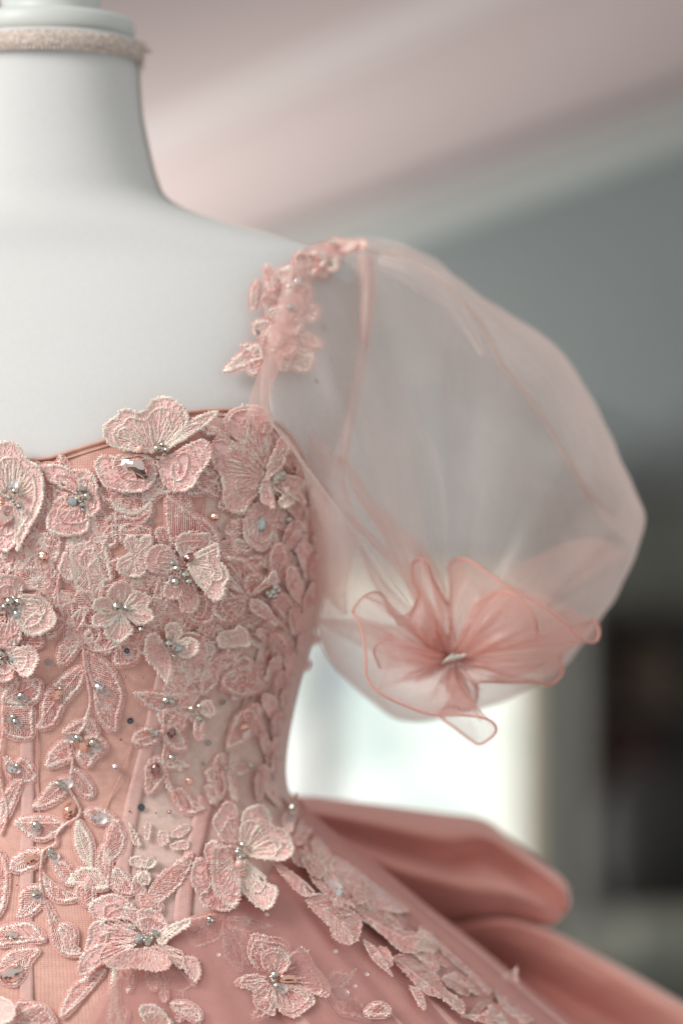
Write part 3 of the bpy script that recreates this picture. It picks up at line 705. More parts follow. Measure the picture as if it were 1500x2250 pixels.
def join_into(me, me2, mat):
    """append me2's geometry to me (numpy), material slot 1"""
    n1, n2 = len(me.vertices), len(me2.vertices)
    co1 = np.empty(n1 * 3, np.float32); me.vertices.foreach_get('co', co1); co2 = np.empty(n2 * 3, np.float32); me2.vertices.foreach_get('co', co2)
    def polys(m):
        ls = np.empty(len(m.polygons), np.int32); m.polygons.foreach_get('loop_start', ls); li = np.empty(len(m.loops), np.int32); m.loops.foreach_get('vertex_index', li); return ls, li
    s1, l1 = polys(me); s2, l2 = polys(me2)
    uvs = np.empty(len(l1) * 2, np.float32); me.uv_layers[0].data.foreach_get('uv', uvs)
    t2 = np.empty(n2, np.float32); me2.attributes['tint'].data.foreach_get('value', t2)
    me.clear_geometry()
    me.vertices.add(n1 + n2); me.vertices.foreach_set('co', np.r_[co1, co2])
    me.loops.add(len(l1) + len(l2)); me.loops.foreach_set('vertex_index', np.r_[l1, l2 + n1])
    me.polygons.add(len(s1) + len(s2)); me.polygons.foreach_set('loop_start', np.r_[s1, s2 + len(l1)])
    me.polygons.foreach_set('material_index', np.r_[np.zeros(len(s1), np.int32), np.ones(len(s2), np.int32)])
    me.polygons.foreach_set('use_smooth', [True] * (len(s1) + len(s2)))
    me.update(calc_edges=True)
    uv = me.uv_layers.new(name='UVMap') if not me.uv_layers else me.uv_layers[0]
    uv.data.foreach_set('uv', np.r_[uvs, np.zeros(len(l2) * 2, np.float32)])
    a = me.attributes.get('tint') or me.attributes.new('tint', 'FLOAT', 'POINT'); a.data.foreach_set('value', np.r_[np.full(n1, .3, np.float32), t2])
    me.materials.append(mat); bpy.data.meshes.remove(me2)

# ------------------------------------------------------------------ stones, beads, sequins
def gem_profile(kind, n=10):
    if kind == 'bead':
        V = []; n1, n2 = 6, 10
        for i in range(n1 + 1):
            for j in range(n2):
                th = math.pi * i / n1; ph = 2 * math.pi * (j + .5 * (i % 2)) / n2; V.append((math.sin(th) * math.cos(ph), math.sin(th) * math.sin(ph), math.cos(th)))
        return V, grid_faces(n1 + 1, n2, True)
    if kind in ('round', 'oval', 'marquise', 'tear', 'baguette'):
        n = {'round': 12, 'oval': 12, 'marquise': 10, 'tear': 12, 'baguette': 8}[kind]
        def ol(a):
            c, s = math.cos(a), math.sin(a)
            if kind == 'marquise': return (c, s * (abs(s) ** .35))
            if kind == 'tear': return (c, s * (0.62 - 0.38 * c) * 1.05)
            if kind == 'baguette': return (math.copysign(abs(c) ** .35, c), math.copysign(abs(s) ** .35, s))
            return (c, s)
        V = []
        for i, (r, z) in enumerate(((1, -.25), (1, .0), (.76, .42), (.44, .78))):
            for j in range(n):
                x, y = ol(2 * math.pi * (j + .5 * (i % 2 if i > 0 else 0)) / n); V.append((x * r, y * r, z + (.03 * ((j * 7) % 3 - 1) if i == 2 else 0)))
        V.append((0, 0, .86)); F = []
        F += grid_faces(1 + 1, n, True)
        for i in (1, 2):
            for j in range(n):
                j2 = (j + 1) % n; a, b = i * n + j, i * n + j2; c_, d = (i + 1) * n + j, (i + 1) * n + j2
                F.append((a, c_, b)); F.append((b, c_, d))
        for j in range(n): F.append((3 * n + j, len(V) - 1, 3 * n + (j + 1) % n))
        return V, F
GC = {}
def gem(px, py, rx, ry=None, kind='bead', mat='bead', ang=0.0, h=0.0, parent=None, name=None, label=None, tilt=None):
    """a stone at a photo pixel, rx, ry its half sizes in photo px"""
    parent = parent or gown; ry = ry or rx
    key = (kind, mat)
    if key not in GC:
        V, F = gem_profile(kind); me = mesh(kind, V, F); me.materials.append(M[mat]); GC[key] = me
    names = {'bead': 'bead', 'round': 'rhinestone', 'oval': 'oval_rhinestone', 'marquise': 'marquise_rhinestone', 'tear': 'teardrop_rhinestone', 'baguette': 'baguette_rhinestone'}
    o = bpy.data.objects.new(name or names[kind], GC[key]); COL.objects.link(o)
    c, u, v, n = surf_frame(px, py, h + .0006)
    if kind == 'bead': c = c + n * (rx / 4000 * .6)
    s = (c.y - CY) / K; rz = min(rx, ry) * s * (1.0 if kind != 'bead' else 1.0)
    ca, sa = math.cos(R(ang)), math.sin(R(ang)); U = u * ca + v * sa; Vv = -u * sa + v * ca
    tl = tilt if tilt is not None else (RNG.normal(0, .12), RNG.normal(0, .12))
    B = Matrix(((U.x, Vv.x, n.x), (U.y, Vv.y, n.y), (U.z, Vv.z, n.z))) @ Matrix.Rotation(tl[0], 3, 'X') @ Matrix.Rotation(tl[1], 3, 'Y')
    S = Matrix.Diagonal((rx * s, ry * s, rz)); o.matrix_local = Matrix.Translation(c) @ (B @ S).to_4x4()
    o.parent = parent
    if label: o['label'] = label
    return o
def sequin_mesh(flat=False):
    V = []; n = 16
    for r, z in ((.16, .0), (.45, .0), (.72, .10 if not flat else .02), (1, .26 if not flat else .05)):
        for j in range(n):
            k = 1.0 if flat else (1 - .035 * (j % 2)); V.append((r * k * math.cos(2 * math.pi * j / n), r * k * math.sin(2 * math.pi * j / n), z))
    return V, grid_faces(4, n, True)
def sequin(px, py, r, mat='sequin', h=0.0, parent=None, flat=None, tilt=.15):
    flat = (mat != 'sequin') if flat is None else flat
    key = ('sq', mat, flat)
    if key not in GC: V, F = sequin_mesh(flat); me = mesh('sequin', V, F); me.materials.append(M[mat]); GC[key] = me
    o = bpy.data.objects.new('sequin', GC[key]); COL.objects.link(o); c, u, v, n = surf_frame(px, py, h + .0008); s = (c.y - CY) / K
    B = Matrix(((u.x, v.x, n.x), (u.y, v.y, n.y), (u.z, v.z, n.z))) @ Matrix.Rotation(RNG.normal(0, tilt), 3, 'X') @ Matrix.Rotation(RNG.normal(0, tilt), 3, 'Y')
    o.matrix_local = Matrix.Translation(c) @ (B @ Matrix.Diagonal((r * s, r * s, r * s))).to_4x4(); o.parent = parent or gown
    return o
def gems(tile, spec, parent, h=0.0):
    """spec: 'b x y r' bead, 'r x y r' round stone, 's x y r' sequin, 'p' pearl, 'O/M/T/B x y rx ry ang mat' """
    ox, oy, k = TILES[tile]
    for g in spec.split(';'):
        t = g.split()
        if not t: continue
        x, y = float(t[1]) / k + ox, float(t[2]) / k + oy; r = float(t[3]) / k
        if t[0] == 'b': gem(x, y, r, kind='bead', mat='bead', h=h, parent=parent)
        elif t[0] == 'p': gem(x, y, r, kind='bead', mat='pearl', h=h, parent=parent)
        elif t[0] == 'r': gem(x, y, r, kind='round', mat=t[4] if len(t) > 4 else 'crystal', h=h, parent=parent)
        elif t[0] == 's': sequin(x, y, r, t[4] if len(t) > 4 else 'sequin', h=h, parent=parent)
        else:
            kd = {'O': 'oval', 'M': 'marquise', 'T': 'tear', 'B': 'baguette'}[t[0]]
            gem(x, y, r, float(t[4]) / k, kd, t[6], float(t[5]), h, parent)
# ------------------------------------------------------------------ puff sleeve
def pxs(P, Y):
    P = np.asarray(P, float); s = (np.asarray(Y) - CY) / K
    return np.stack([CX + (P[:, 0] - 750) * s, np.broadcast_to(Y, len(P)), CZ - (P[:, 1] - 1125) * s], 1)
OUT = np.array([(600, 700), (655, 552), (750, 527), (860, 530), (940, 560), (1000, 608), (1060, 650), (1135, 700), (1225, 762), (1285, 850), (1335, 945), (1380, 1045), (1414, 1132), (1400, 1212), (1362, 1290), (1310, 1375), (1235, 1465), (1120, 1535), (1000, 1572),
                (905, 1586), (835, 1558), (765, 1500), (715, 1435), (694, 1370), (692, 1290), (690, 1190), (668, 1060), (632, 965), (570, 880)], float)
# slight angular tucks on the outer edge stay; resample evenly
NO = 220
Oc = resample(cr(OUT, 8, True), NO, True)
wk = np.arange(NO); Oc = Oc + np.stack([np.sin(wk * .37) + .7 * np.sin(wk * .91 + 1), np.cos(wk * .43) + .7 * np.sin(wk * 1.03)], 1) * 1.5
G = np.array([992.0, 1452.0])
def edgeY(P):
    Y = look(HYs, P) - 0.010
    w = np.clip((P[:, 0] - 700) / 120, 0, 1); return Y * (1 - w) + 0.035 * w
Ye = edgeY(Oc); Ye = np.convolve(np.r_[Ye[-8:], Ye, Ye[:8]], np.hanning(17) / np.hanning(17).sum(), 'valid')
ph = np.linspace(0, 2 * np.pi, NO, endpoint=False)
def bag(name, target, Yt, bulge, mat, ns=40, pleat=0.0, smax=.97, wob=.007, seed=0, kpl=26):
    V = []
    for i in range(ns):
        s = i / (ns - 1) * smax; P = Oc + (target - Oc) * s
        prof = math.sqrt(max(0, 1 - (1 - min(1, s * 1.35)) ** 2))
        Y = Ye * (1 - s) + Yt * s + bulge * (prof * (1 - s ** 3))
        Y = Y + pleat * (s ** 2.2) * np.sin(kpl * ph + seed) * (0.6 + .4 * np.sin(7 * ph)) + wob * prof * (1 - s) * (np.sin(5 * ph + 6 * s + seed) + .6 * np.sin(11 * ph - 4 * s + 2 * seed) + .5 * np.sin(9 * s + 3 * ph))
        V.append(pxs(P, Y))
    return link(name, mesh(name, np.array(V).reshape(-1, 3), grid_faces(ns, NO, True)), mat, gown)
sleeve = bag('puff_sleeve', G, -0.03, -0.045, M['sleeve'], pleat=.0025, seed=1, kpl=17)
bag('puff_sleeve_back', np.array([960.0, 1020.0]), 0.13, 0.05, M['sleeve'], seed=3, smax=.995)
def seamtube(name, pts, r, mat, parent=sleeve):
    C = resample(cr(np.array([tuple(at(*p)) for p in pts]), 8), 70); o = link(name, tube_mesh(name, C, r, 6), mat, parent); return o
def strip(name, pts, w, mat, parent=sleeve):
    """narrow band of folded cloth along (px,py,Y)"""
    C = resample(cr(np.array(pts, float), 8), 60); T = np.gradient(C[:, :2], axis=0); T /= np.linalg.norm(T, axis=1)[:, None] + 1e-9; Nn = np.stack([-T[:, 1], T[:, 0]], 1)
    ws = np.array(w) if hasattr(w, '__len__') else np.array([w, w]); ww = np.interp(np.linspace(0, 1, 60), np.linspace(0, 1, len(ws)), ws)[:, None]
    V = [pxs(C[:, :2] + Nn * ww * f, C[:, 2] + dy) for f, dy in ((-.5, .004), (-.25, -.001), (0, -.003), (.25, -.001), (.5, .004))]
    return link(name, mesh(name, np.stack(V, 1).reshape(-1, 3), grid_faces(60, 5)), mat, parent)
strip('sleeve_seam', [(800, 548, .0), (880, 565, -.01), (960, 612, -.02), (1030, 680, -.02), (1072, 740, -.02), (1100, 800, -.02), (1150, 860, -.02), (1200, 930, -.015), (1245, 1010, -.01), (1290, 1085, -.0), (1325, 1135, .01)], [9, 8, 7, 7, 9], M['seam'])
strip('armhole_binding', [(800, 560, -.02), (808, 640, -.035), (800, 740, -.04), (782, 850, -.045), (762, 950, -.05), (752, 1020, -.055)], [34, 30, 22, 26, 20], M['sleeve_in'])
strip('sleeve_fold', [(830, 575, -.02), (900, 600, -.03), (980, 650, -.03), (1030, 720, -.025), (1060, 780, -.02)], [40, 60, 40, 10], M['sleeve'])
loft('sleeve_overlay', [
    [(850, 552, .0), (960, 612, -.018), (1030, 680, -.02), (1072, 740, -.02), (1100, 800, -.02), (1150, 860, -.02), (1200, 930, -.016), (1245, 1010, -.01), (1290, 1085, -.002), (1328, 1150, .01)],
    [(866, 545, .01), (982, 612, -.006), (1050, 668, -.008), (1105, 722, -.01), (1165, 785, -.01), (1220, 858, -.008), (1270, 940, -.005), (1315, 1030, .0), (1352, 1110, .006), (1365, 1180, .015)],
    [(880, 538, .03), (1000, 611, .026), (1062, 655, .026), (1132, 703, .028), (1220, 766, .028), (1280, 852, .028), (1330, 947, .028), (1375, 1047, .03), (1408, 1130, .03), (1398, 1205, .032)]], M['sleeve'], sleeve, 8, 8, .001, 5)
# inner pink layers at the armpit
loft('armhole_facing', [
    [(632, 955, -.045), (668, 952, -.055), (712, 975, -.06), (752, 1010, -.06)],
    [(655, 1020, -.035), (690, 1030, -.05), (730, 1050, -.06), (765, 1085, -.055)],
    [(680, 1110, -.03), (712, 1120, -.05), (748, 1135, -.06), (790, 1170, -.055)],
    [(693, 1200, -.025), (725, 1215, -.045), (752, 1215, -.055), (775, 1225, -.055)],
    [(702, 1290, -.03), (730, 1300, -.045), (750, 1290, -.055), (762, 1290, -.05)],
    [(745, 1340, -.04), (752, 1350, -.05), (758, 1352, -.055), (764, 1350, -.05)]], M['sleeve_in'], sleeve, 8, 8, .002, 2)
strip('sleeve_fold', [(745, 1000, -.05), (775, 1050, -.055), (815, 1115, -.055), (870, 1170, -.05), (930, 1225, -.045), (965, 1300, -.04), (985, 1420, -.035)], [10, 26, 34, 30, 26, 34, 22], M['sleeve_in'])
strip('sleeve_fold', [(765, 1130, -.05), (820, 1190, -.05), (880, 1250, -.048), (930, 1330, -.042), (980, 1430, -.035)], [8, 18, 22, 40, 26], M['sleeve_in'])
strip('sleeve_fold', [(790, 1200, -.04), (830, 1280, -.045), (880, 1340, -.045), (940, 1400, -.04), (985, 1445, -.035)], [6, 22, 34, 44, 30], M['sleeve_in'])
strip('sleeve_fold', [(700, 1362, -.02), (780, 1385, -.03), (860, 1410, -.035), (980, 1450, -.035)], [6, 60, 70, 40], M['sleeve_in'])
strip('gather_stitching', [(945, 1448, -.045), (965, 1440, -.047), (990, 1452, -.05), (1010, 1440, -.048), (1035, 1458, -.045)], [10, 16, 12, 18, 8], M['ruffle'])

# ruffle below the gathered cuff: hem loops (px, py, Y)
HEM = [(1050, 1500, -.05), (1115, 1500, -.035), (1176, 1499, -.03), (1208, 1505, -.035), (1235, 1478, -.03), (1232, 1440, .0), (1262, 1400, .015), (1300, 1362, .0), (1316, 1385, -.015), (1310, 1408, -.03), (1290, 1411, -.04), (1262, 1391, -.045), (1213, 1345, -.05), (1160, 1315, -.052), (1107, 1283, -.052),
       (1069, 1257, -.05), (1030, 1231, -.045), (1000, 1229, -.035), (985, 1246, -.03), (990, 1290, -.03), (985, 1330, -.035), (965, 1300, -.045), (948, 1268, -.055), (940, 1240, -.06), (922, 1227, -.06), (905, 1243, -.055), (908, 1280, -.058), (918, 1306, -.06), (902, 1346, -.058), (872, 1356, -.05), (852, 1342, -.045),
       (846, 1318, -.05), (830, 1302, -.06), (800, 1310, -.065), (775, 1342, -.065), (786, 1362, -.068), (798, 1400, -.07), (803, 1450, -.072), (806, 1488, -.072), (835, 1523, -.072), (890, 1550, -.07), (947, 1569, -.068), (1016, 1571, -.066), (1062, 1577, -.066), (1086, 1592, -.064), (1086, 1612, -.06), (1055, 1635, -.055), (1034, 1626, -.05), (1000, 1600, -.045), (965, 1572, -.04), (985, 1552, -.035), (1030, 1560, -.032), (1048, 1530, -.035)]
NH = 420
Hc = cr(np.array(HEM), 8, True); Hc = resample(Hc * np.array([1, 1, 1500]), NH, True) / np.array([1, 1, 1500])
pa = np.linspace(0, 2 * np.pi, NH, endpoint=False)
def ruffle(name, shrink, dy, rg, mat, seed, amp, ns=22, rot=0):
    V = []; H = np.roll(Hc, rot, 0).copy(); H[:, :2] = G + (H[:, :2] - G) * shrink
    g0 = np.stack([G[0] + rg * np.cos(pa * -1 + 0.6), G[1] + rg * .7 * np.sin(pa * -1 + 0.6)], 1)
    for i in range(ns):
        s = i / (ns - 1); P = g0 * (1 - s) + H[:, :2] * s
        P = P + np.stack([np.cos(17 * pa + seed), np.sin(13 * pa + seed)], 1) * 5 * math.sin(math.pi * s)
        Y = (-.040) * (1 - s) + H[:, 2] * s + dy * s ** .5 - .016 * math.sin(math.pi * s * .9) + amp * math.sin(math.pi * min(1, s * 1.25 + .08)) * (1 - s * .75) * (np.sin(23 * pa + seed) + .6 * np.sin(37 * pa + 2 * seed))
        V.append(pxs(P, Y))
    return link(name, mesh(name, np.array(V).reshape(-1, 3), grid_faces(ns, NH, True)), mat, gown), V[-1]
rf, edge = ruffle('sleeve_ruffle', 1.0, 0.0, 22, M['ruffle'], 1.0, .0022)
link('rolled_hem', tube_mesh('rolled_hem', edge, 0.00072, 7, True), M['hem'], rf)
def fan(edge, root=(992, 1452, -.045), wr=10, bulge=-.010, seed=0, hem=True):
    E_ = np.array(edge, float); E_ = cr(E_ * np.array([1, 1, 1500]), 10); n = 60; E_ = resample(E_, n) / np.array([1, 1, 1500]); V = []; ns = 14
    u = np.linspace(-1, 1, n); ax = E_[n // 2, :2] - np.array(root[:2]); ax = ax / np.linalg.norm(ax); pp = np.array([-ax[1], ax[0]])
    if np.dot(E_[-1, :2] - E_[0, :2], pp) < 0: pp = -pp
    for i in range(ns):
        s = i / (ns - 1); P = (np.array(root[:2]) + np.outer(u * wr, pp)) * (1 - s) + E_[:, :2] * s
        Y = root[2] * (1 - s) + E_[:, 2] * s + bulge * math.sin(math.pi * s) + .0022 * math.sin(math.pi * min(1, s + .1)) * np.sin(u * 7 + seed) 
        V.append(pxs(P, Y))
    o = link('ruffle_petal', mesh('ruffle_petal', np.array(V).reshape(-1, 3), grid_faces(ns, n)), M['ruffle'], rf)
    if hem: link('rolled_hem', tube_mesh('rolled_hem', V[-1], .0006, 6), M['hem'], rf)
    return o
M['gather_light'] = plain('gather_light_white', lin(240, 240, 232), 0.6)
for k in range(18):
    an_ = k / 18 * 2 * math.pi + RNG.normal(0, .2); L_ = RNG.uniform(70, 150) * (1.35 if math.cos(an_) > .3 else 1) * (.75 if math.sin(an_) > .5 else 1); r0 = RNG.uniform(8, 16)
    d_ = np.array([math.cos(an_), math.sin(an_)]); n_ = np.array([-d_[1], d_[0]]); w_ = RNG.uniform(10, 26); bd = RNG.normal(0, 8)
    P_ = [(G[0] + d_[0] * r + n_[0] * bd * (r / L_) ** 2, G[1] + d_[1] * r + n_[1] * bd * (r / L_) ** 2, -.046 - .008 * math.sin(math.pi * min(1, r / L_))) for r in (r0, L_ * .35, L_ * .7, L_)]
    strip('gather_pleat', P_, [6, w_, w_ * .7, 1], M['sleeve_in'], rf)
for k in range(4):
    strip('gather_light_strip', [(970 + 12 * k, 1458 - 3 * k, -.055), (984 + 12 * k, 1448 - 3 * k, -.058), (996 + 10 * k, 1436 + 2 * k, -.055)], [4, 9, 4], M['gather_light'], rf)  # white strips painted for the light coming through the gather opening
fan([(1040, 1330, -.05), (1110, 1300, -.062), (1170, 1352, -.064), (1180, 1400, -.055)], seed=12, bulge=-.014)
fan([(835, 1470, -.06), (822, 1425, -.072), (860, 1395, -.07)], seed=13, bulge=-.012)
fan([(713, 1362, -.03), (790, 1372, -.04), (872, 1372, -.045), (905, 1350, -.045)], seed=1, hem=False)
fan([(800, 1310, -.05), (852, 1335, -.055), (880, 1375, -.055), (905, 1350, -.05), (925, 1300, -.045)], seed=2)
fan([(905, 1243, -.045), (880, 1190, -.03), (840, 1140, -.03), (800, 1100, -.035)], seed=3, hem=False, bulge=-.004)
fan([(1000, 1232, -.03), (1060, 1290, -.03), (1120, 1250, -.02), (1200, 1210, -.01), (1300, 1180, .0), (1380, 1215, .02)], seed=4, hem=False, bulge=-.006)
fan([(1060, 1300, -.04), (1150, 1290, -.03), (1240, 1330, -.025), (1300, 1365, -.01)], seed=5, hem=False)
fan([(1100, 1500, -.045), (1180, 1470, -.05), (1225, 1440, -.05), (1290, 1408, -.045)], seed=6, hem=False)
fan([(830, 1520, -.05), (850, 1440, -.055), (815, 1400, -.055)], seed=7, hem=False)
fan([(940, 1560, -.05), (965, 1500, -.055), (1000, 1540, -.05), (1040, 1560, -.045)], seed=8, hem=False)
# shoulder strap of sheer net
loft('shoulder_strap', [
    [(655, 556, -.02), (690, 545, -.02), (740, 533, -.015)], [(628, 620, -.052), (650, 625, -.054), (675, 630, -.056)], [(606, 700, -.07), (632, 705, -.071), (655, 712, -.07)],
    [(578, 790, -.087), (600, 795, -.09), (618, 800, -.09)], [(550, 870, -.103), (572, 876, -.104), (592, 880, -.103)], [(540, 912, -.108), (565, 914, -.11), (590, 916, -.109)]], M['sleeve_in'], gown, 6, 8, .0004)

# ------------------------------------------------------------------ lace pieces
def leaf(tile, s, gs='', **kw):
    C = tp(tile, s); 
    kw.setdefault('root', C[0]); o, hf = piece('lace_leaf', C, gown, 'leaf', **kw); o.name = 'lace_leaf'
    if gs: gems(tile, gs, o, kw.get('h0', .0006) + kw.get('lift', 0) * .5 + .0006)
    return o
def flower(tile, center, petals, gs='', backing=None, gh=0.002, name='lace_flower', label=None, **kw):
    c = tp(tile, [center])[0]
    # flower heart: little embroidered knot that carries the petals
    t = np.linspace(0, 2 * np.pi, 12, endpoint=False); r = kw.pop('heart', 9)
    if backing is not None:
        o, hf = piece(name, tp(tile, backing), gown, 'petal', root=c, mat=M['lace_net'], h0=.0005, inner=0.72, fill=.5)
    else:
        o, hf = piece(name, np.stack([c[0] + r * np.cos(t), c[1] + r * np.sin(t)], 1), gown, 'leaf', root=c, veins=False, h0=.0008, border=4, mat=M['organza'])
    if label: o['label'] = label
    for i, p in enumerate(petals):
        d = dict(kw)
        if isinstance(p, tuple): d.update(p[1]); p = p[0]
        d.setdefault('root', c); d.setdefault('h0', .0012 + .0004 * i); d.setdefault('lift', .004); d.setdefault('ruffle', .0009)
        piece('petal', tp(tile, p), o, 'petal', **d)
    if gs: gems(tile, gs, o, gh)
    return o
def stem(tile, s, w=3.2, tint=.45, h=.0008):
    P = tp(tile, s); C = cr(P, 8); C = resample(C, max(6, int(plen(C) / 2.6)))
    a, b = along(C, w, w, 2.5, .7, False, .5); hf = lambda Q: np.full(len(Q), h)
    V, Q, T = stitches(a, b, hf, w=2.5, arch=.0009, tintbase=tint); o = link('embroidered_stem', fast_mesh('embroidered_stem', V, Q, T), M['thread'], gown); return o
def petal_auto(center, tip, w, lobes=0, n=14, seed=0):
    c = np.array(center, float); t = np.array(tip, float); ax = t - c; L = np.linalg.norm(ax); ax /= L; pxx = np.array([-ax[1], ax[0]])
    pts = [c - pxx * 4]; 
    for k in range(n + 1):
        a = -math.pi * .62 + 2 * math.pi * .62 * k / n
        rr = 1 + (.07 * math.cos(lobes * a) if lobes else 0) + .02 * math.sin(5 * a + seed)
        pts.append(c + ax * L * (.62 + .38 * math.cos(a) * rr) + pxx * (w / 2) * math.sin(a) * rr)
    pts.append(c + pxx * 4); return pts
def autoflower(tile, center, tips, gs='', **kw):
    """tips: list of (x, y, width)"""
    o = None
    return flower(tile, center, [(petal_auto(center, (x, y), w, 3, seed=i), {}) for i, (x, y, w) in enumerate(tips)], gs, **kw)

# --- top row
flower('A', (1290, 560), [
    ("820,760 780,640 850,560 1000,575 1150,560 1260,590 1295,690 1265,800 1170,865 1050,872 910,850 845,800", dict(lift=.004, ruffle=.0012)),
    ("1300,580 1400,560 1510,490 1660,430 1740,480 1748,560 1715,640 1650,720 1600,820 1500,868 1400,850 1340,780 1300,650", dict(lift=.006, extra=[tp('B', "150,580 190,540 235,570 232,650 205,735 150,775 105,725 108,640"), tp('B', "160,700 165,640 145,600")], veins=False)),
    ("1270,545 1180,535 1080,525 945,500 868,435 852,345 895,275 965,235 978,195 1045,178 1150,205 1205,175 1250,112 1320,80 1400,80 1470,120 1540,185 1560,265 1525,350 1440,430 1350,500", dict(lift=.008, ruffle=.0016, inner=.8, pale=True, extra=[tp('A', "1200,480 1100,400 1040,340 985,360 975,410"), tp('A', "1262,470 1245,400 1240,330"), tp('A', "1310,460 1350,380 1400,300 1370,240")])),
    ("1320,530 1400,460 1480,350 1600,255 1720,205 1795,195 1800,225 1740,290 1640,360 1520,420 1420,500", dict(lift=.010, pale=True, inner=.7)),
], "b 1290 512 34;b 1368 522 24;b 1335 480 22;b 1300 590 24;b 1322 628 16;b 1350 560 18;p 1150 518 32;T 1130 650 92 175 60 peargem", backing="800,880 860,930 930,960 960,1010 1080,1060 1190,1040 1255,950 1340,880 1480,880 1640,890 1740,840 1810,740 1820,700 1780,640 1500,560 1290,600 1000,640 880,760", gh=.004, label='large three-lobed lace flower at the top of the neckline with a teardrop stone')
leaf('A', "1255,960 1250,1050 1190,1130 1110,1190 1040,1200 960,1150 930,1080 1000,1060 1100,1075 1190,1040", veins=False, fill=.6)
leaf('A', "930,940 950,1010 1010,1045 1085,1058 1170,1035 1235,960 1180,985 1080,1010 1000,990", veins=False, fill=.3, pale=True)
flower('A', (110, 930), [
    ("170,1010 120,960 20,900 -70,820 -100,600 -20,470 60,445 130,462 178,505 205,570 268,620 328,655 355,740 365,860 345,980 300,1080 240,1180 190,1280 142,1362 138,1250 160,1120", dict(lift=.009, pale=True, inner=.72, extra=[tp('A', "105,830 110,720 120,600"), tp('A', "150,830 170,740 185,690"), tp('A', "60,820 50,700 60,640")])),
    ("80,960 -10,1010 -100,1150 -80,1300 20,1360 90,1340 140,1270 165,1130 150,1010", dict(lift=.006)),
], "s 110 800 45;r 100 825 28;b 125 862 27;b 82 912 28;b 176 890 27;b 165 985 27;b 118 940 18;b 45 865 22;O 12 955 34 26 10 pinkgem;T 40 1085 60 85 240 peargem;s 180 1010 40", gh=.006, label='tall lace flower cut by the left edge of the picture, with a crystal drop')
flower('A', (690, 900), [
    ("660,980 560,1010 440,1000 385,1080 400,1180 480,1225 600,1230 720,1195 745,1100 740,1030", dict(lift=.002)),
    ("720,850 640,760 640,700 740,690 800,760 808,880 830,960 800,1040 730,1070 700,980", dict(lift=.003)),
    ("660,860 560,800 420,790 370,720 350,650 430,640 520,650 600,690 650,760", dict(lift=.003)),
], "s 668 805 44;r 668 800 22;b 682 848 32;b 655 842 20;b 718 905 36;r 716 905 26;b 680 975 32;b 690 1015 20;b 655 935 18;B 605 945 46 36 0 greygem", backing="330,650 430,635 480,640 495,545 530,600 600,680 690,675 770,710 805,790 805,880 840,960 830,1030 745,1080 740,1190 650,1215 560,1230 470,1222 395,1190 375,1090 395,980 360,900 350,760", label='flat lace flower beside the tall left flower, with a pale baguette stone')
leaf('A', "750,1080 820,1010 870,1040 902,1110 882,1200 815,1232 765,1180", fill=.5)
leaf('C', "700,-160 780,-150 860,-30 900,90 925,200 930,295 860,300 800,390 740,400 640,360 580,230 575,60 610,-110", root=np.array([186, 1160]), pale=True, border=9)
leaf('C', "470,-110 505,-60 480,60 400,175 300,195 200,170 130,110 135,20 220,-60 330,-100", "r 360 90 46 pinkgem;r 350 88 30")
leaf('C', "450,390 300,375 160,310 130,220 150,165 260,185 380,240 440,320", fill=.6)
leaf('C', "490,380 560,390 605,480 615,600 600,690 530,620 490,500")
stem('C', "490,230 478,330 482,420 500,520 560,640 640,720 680,800")
stem('C', "640,690 690,620 715,540"); stem('C', "640,800 760,860 880,860 960,820")
flower('C', (95, 520), [
    ("80,430 -30,400 -80,300 20,230 130,250 190,330 170,420", dict(lift=.003)),
    ("120,560 60,640 -40,620 -100,700 -60,800 60,850 150,810 185,720 150,610", dict(lift=.003, fill=.4)),
    ("150,480 160,410 280,395 390,450 450,540 462,640 380,710 260,745 180,690 140,590", dict(lift=.005, fill=.5, pale=True, extra=[tp('C', "280,560 340,570 380,520 330,460 260,440"), tp('C', "200,660 230,600 290,560")])),
], "b 85 450 44;b 158 450 34;b 42 492 30;b 120 425 24;b 10 500 26;s 190 470 44;O 140 560 38 50 0 greygem;B 0 548 50 20 10 peargem", label='lace flower at the left edge above the middle with three silver beads')
flower('C', (30, 920), [
    ("20,960 -80,980 -100,1080 20,1120 90,1110 120,1050 80,990", dict(lift=.005)),
    ("60,880 150,830 260,828 322,900 305,985 240,1075 170,1070 130,980 90,940", dict(lift=.008, pale=True)),
    ("20,880 -40,800 20,740 120,760 130,830 80,880", dict(lift=.003)),
], "b 15 880 38;b 8 950 34;r 15 882 28;B 115 932 56 32 0 greygem", label='small raised lace flower at the left edge with a grey baguette stone')
leaf('C', "10,1270 60,1170 140,1110 330,1098 322,1250 210,1312 60,1300", "b 145 1240 32;b 178 1222 30;s 190 1240 44", fill=.3, h0=.001)
leaf('C', "20,1330 140,1318 265,1320 272,1400 270,1570 180,1590 90,1570 30,1520", "b 88 1425 32;b 130 1440 28;s 150 1450 46;b 110 1400 24", fill=.3, h0=.001)
leaf('C', "660,730 570,740 490,830 478,980 560,955 640,850 690,780", root=tp('C', "660,750")[0])
leaf('C', "690,990 600,1020 500,1090 400,1180 352,1300 340,1440 290,1500 400,1500 470,1440 520,1320 600,1230 680,1130", "M 468 1225 62 42 60 pinkgem;b 500 1170 14", root=tp('C', "690,1000")[0])
leaf('C', "690,860 790,900 900,980 970,1090 1015,1240 980,1380 955,1535 860,1480 800,1380 775,1270 770,1180 730,1070 700,960", "s 862 1192 42;r 815 1162 46", root=tp('C', "700,880")[0])
stem('C', "660,770 690,860 700,980 720,1100 745,1250 735,1340 700,1440")
leaf('C', "680,760 760,760 850,850 930,870 840,880 760,850", veins=False)
